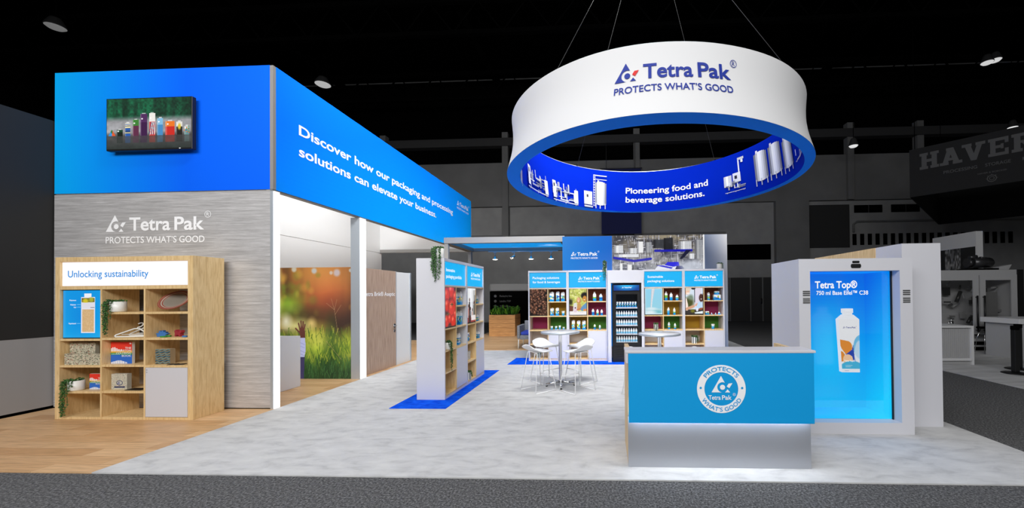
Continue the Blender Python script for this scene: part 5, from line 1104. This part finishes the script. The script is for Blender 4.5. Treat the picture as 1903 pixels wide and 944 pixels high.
# ================================================================== LOUNGE BEHIND THE SHELVES
M_teak = noisy('warm_slatted_wood', [(.3, s8(176, 122, 70)), (.7, s8(214, 160, 100))], (1, 1, 12), 4., 5., .5)
pn = thing('wooden_planter', 'tall wooden planter box of horizontal boards filled with green leaves', 'planter', (-3.93, 14.8, .0225))
for k in range(5): MB().box(-.5, .5, -.45, .45, .001 + k * .162, .158 + k * .162).build('board_ring', M_teak, pn, .004)
MB().box(-.44, .44, -.40, .40, .811, .82).build('soil', mat('dark_soil', s8(40, 30, 22), .9), pn)
rng = random.Random(8); b = MB()
for i in range(130):
    x, y = rng.uniform(-.45, .45), rng.uniform(-.4, .4); a = rng.uniform(0, 6.28); ln = rng.uniform(.25, .5); up = rng.uniform(.5, 1.0)
    p0 = Vector((x, y, .815)); d = Vector((math.cos(a) * ln * .55, math.sin(a) * ln * .55, 0)); sd = Vector((-math.sin(a), math.cos(a), 0)) * .028
    p1 = p0 + d * .5 + Vector((0, 0, ln * up * .75)); p2 = p0 + d * 1.1 + Vector((0, 0, ln * up * .7)); k = rng.random()
    b.add([p0 - sd * .4, p0 + sd * .4, p1 + sd, p1 - sd, p2], [(0, 1, 2, 3), (3, 2, 4)], s8(50 + 90 * k, 110 + 90 * k, 30 + 30 * k))
b.build('foliage', M_leaf, pn, recalc=False)
M_felt = noisy('grey_felt', [(.3, s8(112, 114, 118)), (.7, s8(138, 140, 144))], (1, 1, 1), 40, 3, .9)
ac = thing('armchair', 'grey felt armchair with blue cushion and thin legs by the planter', 'armchair', (-2.13, 11.25, .0225), 0)
MB().box(-.42, -.34, -.36, .36, .30, .68).build('arm', M_felt, ac, .02); MB().box(.34, .42, -.36, .36, .30, .68).build('arm', M_felt, ac, .02)
MB().box(-.339, .339, -.36, .30, .28, .40).build('seat_base', M_felt, ac, .02); MB().box(-.339, .339, .301, .38, .28, .78).build('backrest', M_felt, ac, .02)
MB().box(-.32, .32, -.34, .28, .401, .50).build('cushion', mat('royal_blue_cushion', s8(50, 70, 170), .9), ac, .03)
for x in (-.39, .39):
    for y in (-.33, .33): MB().cyl((x, y, .0), (x * .98, y * .98, .279), .014, n=10).build('leg', M_pot, ac)
# stand far behind, dark with a light fascia and faint list lettering
fb = thing('far_stand', 'dark exhibition stand with grey fascia and faint lettering behind the planter', 'stand', (-3.6, 17.2, .0005)); of = (-3.6, 17.2, .0005)
MB(of).box(-5.2, -2.4, 17.0, 17.5, .001, 1.75).build('body', M_void, fb); MB(of).box(-5.2, -2.4, 16.9, 17.5, 1.751, 2.1).build('fascia', mat('hall_fascia_grey', s8(150, 150, 150), .7), fb, .08)
decal('lettering', [text(s_, -4.75, z, w_, .08, .01) for s_, z, w_ in (('Packaging line', 1.5, .55), ('Labelling TOP', 1.27, .5), ('Wet bottles', 1.05, .45))] + [disc2(-4.95, z + .04, .06) for z in (1.5, 1.27, 1.05)], lambda a, e: (a, 16.995, e), M_hallmid, fb, of)

# ================================================================== NEIGHBOURING STANDS AT THE RIGHT
struct(MB().box(6.68, 17, 1.5, 12.5, .0005, .012).build('floor_neighbour', noisy('dim_grey_carpet', [(.3, s8(172, 172, 172)), (.7, s8(206, 206, 206))], (.6, 2, 1), 3, 8, .95, spec=.05)), 'grey streaky carpet of the neighbouring stand at the right', 'floor')
cb = thing('machine_cabinet', 'large grey machine cabinet with two glazed doors on the neighbouring stand', 'cabinet', (9.6, 11.0, .0125)); of = (9.6, 11.0, .0125)
CY = 10.46
b = MB(of); b.box(8.0, 10.72, CY + .03, CY + .9, 2.0, 2.13).box(8.0, 10.72, CY + .86, CY + .9, .33, 2.0).box(8.0, 8.04, CY + .03, CY + .85, .33, 2.0).box(10.68, 10.72, CY + .03, CY + .85, .33, 2.0).box(8.0, 10.72, CY + .03, CY + .9, .26, .33)
b.build('housing', M_hallgrey, cb)
MB(of).box(10.7205, 10.86, CY + .0, CY + .9, .26, 2.13).build('side_post', M_satin, cb)
MB(of).box(8.1, 10.6, CY + .1, CY + .8, .013, .2599).build('plinth', M_void, cb)
MB(of).box(8.0, 10.72, CY + .02, CY + .06, .12, .16).build('plinth_rail', M_hallgrey, cb)
for x0, x1, hx in ((8.45, 9.745, 9.66), (9.775, 10.70, 9.84)):
    b = MB(of); b.box(x0, x0 + .14, CY, CY + .028, .45, 2.0).box(x1 - .14, x1, CY, CY + .028, .45, 2.0).box(x0 + .14, x1 - .14, CY, CY + .028, .45, .53).box(x0 + .14, x1 - .14, CY, CY + .028, 1.86, 2.0)
    d_ = b.build('door', M_hallgrey, cb); MB(of).box(x0 + .14, x1 - .14, CY + .01, CY + .016, .53, 1.86).build('glass_pane', glass(), d_)
    MB(of).cyl((hx, CY - .05, .52), (hx, CY - .05, 1.46), .02, n=10).cyl((hx, CY - .05, .56), (hx, CY, .56), .012, n=8).cyl((hx, CY - .05, 1.42), (hx, CY, 1.42), .012, n=8).build('door_handle', M_satin, d_)
rng = random.Random(4); b = MB(of)
for i in range(70):
    x, y, z = rng.uniform(8.1, 10.5), rng.uniform(CY + .2, CY + .75), rng.uniform(.4, 1.8); k = rng.choice((20, 30, 46, 80, 120, 150))
    if rng.random() < .5: b.box(x, x + rng.uniform(.04, .3), y, y + .06, z, min(1.95, z + rng.uniform(.03, .25)), s8(k, k, k))
    else: b.cyl((x, y, z), (x + rng.uniform(-.05, .25), y + .04, min(1.95, z + rng.uniform(0, .3))), rng.uniform(.012, .05), n=8, col=s8(k, k, k))
b.box(10.05, 10.35, CY + .15, CY + .3, .4, 1.55, s8(110, 110, 110))
b.build('machinery', M_gloss, cb)
en = thing('display_motor', 'dark machine motor standing on top of the grey machine cabinet', 'motor', (10.1, 10.85, 2.1435)); 
MB().box(-.38, .34, -.2, .2, 0, .04).build('base_plate', M_void, en)
MB().cyl((-.2, 0, .2), (.3, 0, .2), .16, .13, 18).cyl((.3, 0, .2), (.36, 0, .2), .08, n=14).cyl((-.3, 0, .2), (-.2, 0, .2), .12, n=14).build('housing', mat('dark_cast_metal', s8(70, 70, 72), .3, .6), en)
MB().cyl((-.28, -.06, .34), (-.1, -.06, .36), .05, n=12).cyl((.0, -.05, .33), (.28, -.02, .30), .035, n=10).build('pipe', MATS['dark_cast_metal'], en)
lf = tag(MB((10.6, 10.8, 2.144)).prism([(10.50, 2.1445), (10.74, 2.1445), (10.82, 2.28), (10.5, 2.22)], lambda a, e, t: (a, t, e), 10.7, 10.9).build('literature_stand', M_hallgrey), 'small grey leaflet stand beside the motor on the machine cabinet', 'stand'); lf.location = (10.6, 10.8, 2.144)
pw = thing('poster_tower', 'pale grey tower with a dark poster of falling grain, behind the machine cabinet', 'display', (11.2, 12.7, .0125)); of = (11.2, 12.7, .0125)
MB(of).box(11.1, 11.3, 11.98, 13.5, .013, 3.375).build('panel', mat('pale_hall_panel', s8(220, 220, 221), .7), pw)
c = Can(46, 60, (34, 34, 34), 12); n = c.noise(40, 12); c.blend(((c.U > .3) & (c.U < .68)) * np.clip(n * 1.2 - .1, 0, 1) * np.clip((c.V - .05) * 3, 0, 1), (170, 170, 170)); c.ell(.5, .18, .3, .06, (150, 150, 150), .8, 0, .7); c.rect(0, 0, 1, .08, (16, 16, 16))
picture('poster', c, lambda a, e: (11.096, 13.48 - 1.48 * a, 1.9 + 1.02 * e), mat('dim_printed_graphic', attr=True, rough=.6), pw, of)
decal('poster_lettering', [text('Festive Packaging Technology', 0, 0, 1.1, .05, .01)], lambda a, e: (11.092, 13.42 - a, 1.96 + e), M_hallgrey, pw, of)
c1 = thing('slatted_counter', 'grey counter with vertical slats behind the white return wall', 'counter', (7.6, 8.75, .0125)); of = (7.6, 8.75, .0125)
b = MB(of); b.box(6.95, 7.75, 8.55, 9.1, .013, .80)
for i in range(20): b.box(6.96 + i * .04, 6.975 + i * .04, 8.541, 8.5495, .16, .78)
b.build('front', M_hallgrey, c1); MB(of).box(6.92, 7.80, 8.5, 9.13, .801, .84).box(7.755, 7.80, 8.5, 9.13, .013, .80).box(6.92, 7.75, 8.50, 8.545, .1, .15).build('top', mat('pale_hall_panel'), c1)
dsp = thing('tap_fitting', 'small metal fitting standing on the slatted counter', 'fitting', (7.6, 8.8, .8525)); MB().cyl((0, 0, .0), (0, 0, .06), .02, n=10).tube([(0, 0, .06), (0, 0, .1), (.06, 0, .11)], .012).build('spout', M_chrome, dsp); MB().cyl((-.05, 0, 0), (-.05, 0, .05), .015, n=10).build('knob', M_chrome, dsp)
c2 = thing('plain_counter', 'plain grey counter at the right edge, behind the barrier posts', 'counter', (9.8, 9.3, .0125)); of = (9.8, 9.3, .0125)
MB(of).box(9.36, 11.2, 9.1, 9.9, .013, .82).build('body', M_hallgrey, c2); MB(of).box(9.28, 11.25, 9.05, 9.95, .821, .94).build('top', mat('pale_hall_panel'), c2, .005)
bs = thing('wire_stool', 'thin dark wire stool between the cabinet and the plain counter', 'stool', (9.55, 10.1, .0125))
MB().cyl((0, 0, .62), (0, 0, .66), .17, n=18).build('seat', M_void, bs)
for a in range(4): MB().tube([(.08 * math.cos(a * 1.57 + .7), .08 * math.sin(a * 1.57 + .7), .62), (.16 * math.cos(a * 1.57 + .7), .16 * math.sin(a * 1.57 + .7), .35), (.2 * math.cos(a * 1.57 + .7), .2 * math.sin(a * 1.57 + .7), .008)], .008, 6).build('leg', M_chrome, bs)
for (x, y), l_ in (((7.735, 7.62), 'black barrier post nearest the aisle, before the plain counter'), ((8.21, 8.03), 'black barrier post standing closer to the plain counter')):
    o = thing('barrier_post', l_, 'barrier post', (x, y, .0125), 0, 'black belt barrier posts')
    MB().lathe([(.20, 0), (.20, .012), (.17, .022), (.04, .032), (0, .032)], n=36).build('base', M_satin, o)
    MB().box(-.042, .042, -.042, .042, .0325, .83).build('post', M_satin, o, .006); MB().cyl((0, 0, .831), (0, 0, .90), .062, n=18).build('belt_head', M_void, o)
# hanging square banner with slab lettering
HA, HB, HS = Vector((10.88, 14.08, 4.93)), 1.68, 8.3
UX, UY = Vector((1, -1, 0)).normalized(), Vector((1, 1, 0)).normalized()
hb = thing('hanging_banner', 'large dark square hanging banner with grey slab lettering at the right edge', 'hanging sign', HA)
def bw(o_, du, dv, name):
    t = .04; b = MB(HA); p = HA + o_; e = UX * du + UY * dv; n = Vector((-e.y, e.x, 0)).normalized() * t
    vs = [p, p + e, p + e + n, p + n]; return b.add([*vs, *[v + Vector((0, 0, HB)) for v in vs]], [(0, 1, 2, 3), (4, 5, 6, 7), (0, 1, 5, 4), (1, 2, 6, 5), (2, 3, 7, 6), (3, 0, 4, 7)]).build(name, mat('charcoal_banner_fabric', s8(44, 44, 45), .8, spec=.2), hb)
bw(Vector((0, 0, 0)), HS, 0, 'front_fabric'); bw(Vector((0, 0, 0)), 0, HS, 'side_fabric'); bw(UY * HS, HS, 0, 'back_fabric'); bw(UX * HS, 0, HS, 'side_fabric')
def bn(a, e): return HA + UX * a - UY * .012 + Vector((0, 0, e))
def slabletter(ch, u0, w, h_, v0):
    q = .27 * w; s_ = .17 * h_; R_ = lambda a, c_, e, g: poly2([(u0 + a, v0 + c_), (u0 + e, v0 + c_), (u0 + e, v0 + g), (u0 + a, v0 + g)])
    Q_ = lambda *p: poly2([(u0 + a * w, v0 + c_ * h_) for a, c_ in p])
    serif = lambda a, e, top: R_(a * w, h_ - s_ if top else 0, e * w, h_ if top else s_)
    if ch == 'H': return [R_(.1 * w, 0, .1 * w + q, h_), R_(.9 * w - q, 0, .9 * w, h_), R_(.1 * w, .42 * h_, .9 * w, .6 * h_)] + [serif(a, e, t) for a, e in ((0, .44), (.56, 1)) for t in (0, 1)]
    if ch == 'A': return [Q_((.06, 0), (.32, 0), (.62, 1), (.36, 1)), Q_((.68, 0), (.96, 0), (.64, 1), (.38, 1)), Q_((.25, .24), (.75, .24), (.7, .4), (.3, .4)), serif(-.04, .4, 0), serif(.6, 1.06, 0), serif(.28, .6, 1)]
    if ch == 'V': return [Q_((.06, 1), (.34, 1), (.64, 0), (.38, 0)), Q_((.7, 1), (.94, 1), (.64, 0), (.4, 0)), serif(-.04, .42, 1), serif(.6, 1.04, 1)]
    if ch == 'E': return [R_(.1 * w, 0, .1 * w + q, h_), serif(0, 1, 0), serif(0, 1, 1), R_(.1 * w, .42 * h_, .74 * w, .58 * h_), R_(.82 * w, 0, w, .36 * h_), R_(.82 * w, .66 * h_, w, h_), R_(.62 * w, .36 * h_, .76 * w, .64 * h_)]
    return [R_(.1 * w, 0, .1 * w + q, h_), serif(0, .46, 0), serif(0, .7, 1), R_(.1 * w, .46 * h_, .7 * w, .6 * h_), Q_((.6, .5), (.95, .55), (.95, .95), (.6, 1)), Q_((.4, .5), (.66, .5), (.96, 0), (.7, 0))]
its = []
for ch, u0, w in (('H', .24, .5), ('A', .78, .5), ('V', 1.32, .5), ('E', 1.9, .44), ('R', 2.4, .5)): its.append(slabletter(ch, u0, w, .56, .90))
M_bl = mat('grey_banner_ink', s8(96, 96, 97), .8)
for it in its:
    b = MB(HA)
    for q_, (v, fs) in enumerate(it): b.add([bn(p[0], p[1]) - UY * .003 * q_ for p in v], fs)
    b.build('lettering', M_bl, hb, recalc=False)
decal('small_lettering', [text('PROCESSING', .85, .62, .80, .10, .008), text('STORAGE', 1.83, .62, .55, .10, .008), text('M', 2.62, .62, None, .10, .008)], bn, M_bl, hb, HA)
decal('company_line', [text('HAVER & BOECKER', 1.66, .40, .64, .045, .008)], bn, M_bl, hb, HA)
decal('emblem', [ring2(1.97, .22, .11, .09, 24), ring2(1.97, .22, .06, .045, 20)] + [poly2([(1.97 + .11 * math.cos(a) - .008, .22 + .11 * math.sin(a) - .008), (1.97 + .11 * math.cos(a) + .008, .22 + .11 * math.sin(a) - .008), (1.97 + .13 * math.cos(a) + .008, .22 + .13 * math.sin(a) + .008), (1.97 + .13 * math.cos(a) - .008, .22 + .13 * math.sin(a) + .008)]) for a in [i * .785 for i in range(8)]], bn, M_bl, hb, HA)
for du, dv in ((.1, .1), (HS - .1, .1), (.1, HS - .1), (HS - .1, HS - .1)):
    p = HA + UX * du + UY * dv; MB(HA).tube([p + Vector((0, 0, HB)), p + Vector((0, 0, 7.2))], .012, 5).build('cable', M_truss, hb)
# navy banner behind the ring
nb = thing('navy_banner', 'navy blue banner hanging on the far wall behind the ring', 'banner', (.92, 21.45, 4.95))
MB((.92, 21.45, 4.95)).box(-.19, 2.03, 21.45, 21.47, 4.95, 8.6).build('fabric', mat('navy_banner_fabric', s8(26, 34, 92), .8), nb); MB((.92, 21.45, 4.95)).cyl((-.25, 21.46, 8.62), (2.1, 21.46, 8.62), .03, n=8).build('rail', M_dark, nb)
for x in (.1, 1.7): MB((.92, 21.45, 4.95)).tube([(x, 21.47, 8.62), (x, 21.505, 10.15)], .012, 6).build('cable', M_dark, nb)

# ================================================================== HIGH-BAY LAMPS OF THE HALL
for (px, py, z, r_, k, l_) in ((103, 50, 12.4, .30, .14, 'dim round hall lamp at the upper left'), (600, 157, 12.2, .36, .42, 'round hall lamp above the blue side header'), (1842, 116, 12.2, .24, .6, 'pair of bright hall lamps at the upper right'), (1586, 271, 8.6, .2, .75, 'clustered hall lamp in front of the dark far windows'), (1882, 237, 9.6, .2, .85, 'small bright hall lamp just above the dark banner')):
    p = atz(px, py, z); o = thing('high_bay_lamp', l_, 'lamp', p)
    m = mat('lamp_glow_%d' % int(k * 100), (1, 1, 1), .5, emit=k)
    n = 2 if px == 1842 else 1
    for j in range(n):
        q = Vector(((j - (n - 1) / 2) * r_ * 1.5, 0, j * .1))
        MB().lathe([(r_ * .5, .35), (r_ * .6, .3), (r_, .05), (r_ * 1.02, 0.002), (r_ * .96, .0)], q, 28).build('reflector', M_dark, o); MB().lathe([(r_ * .95, .001), (r_ * .7, -.06), (0, -.09)], q, 28).build('diffuser', m, o)
    MB().tube([(0, 0, .3), (0, 0, 14.2 - z)], .015, 5).build('cord', M_truss, o)
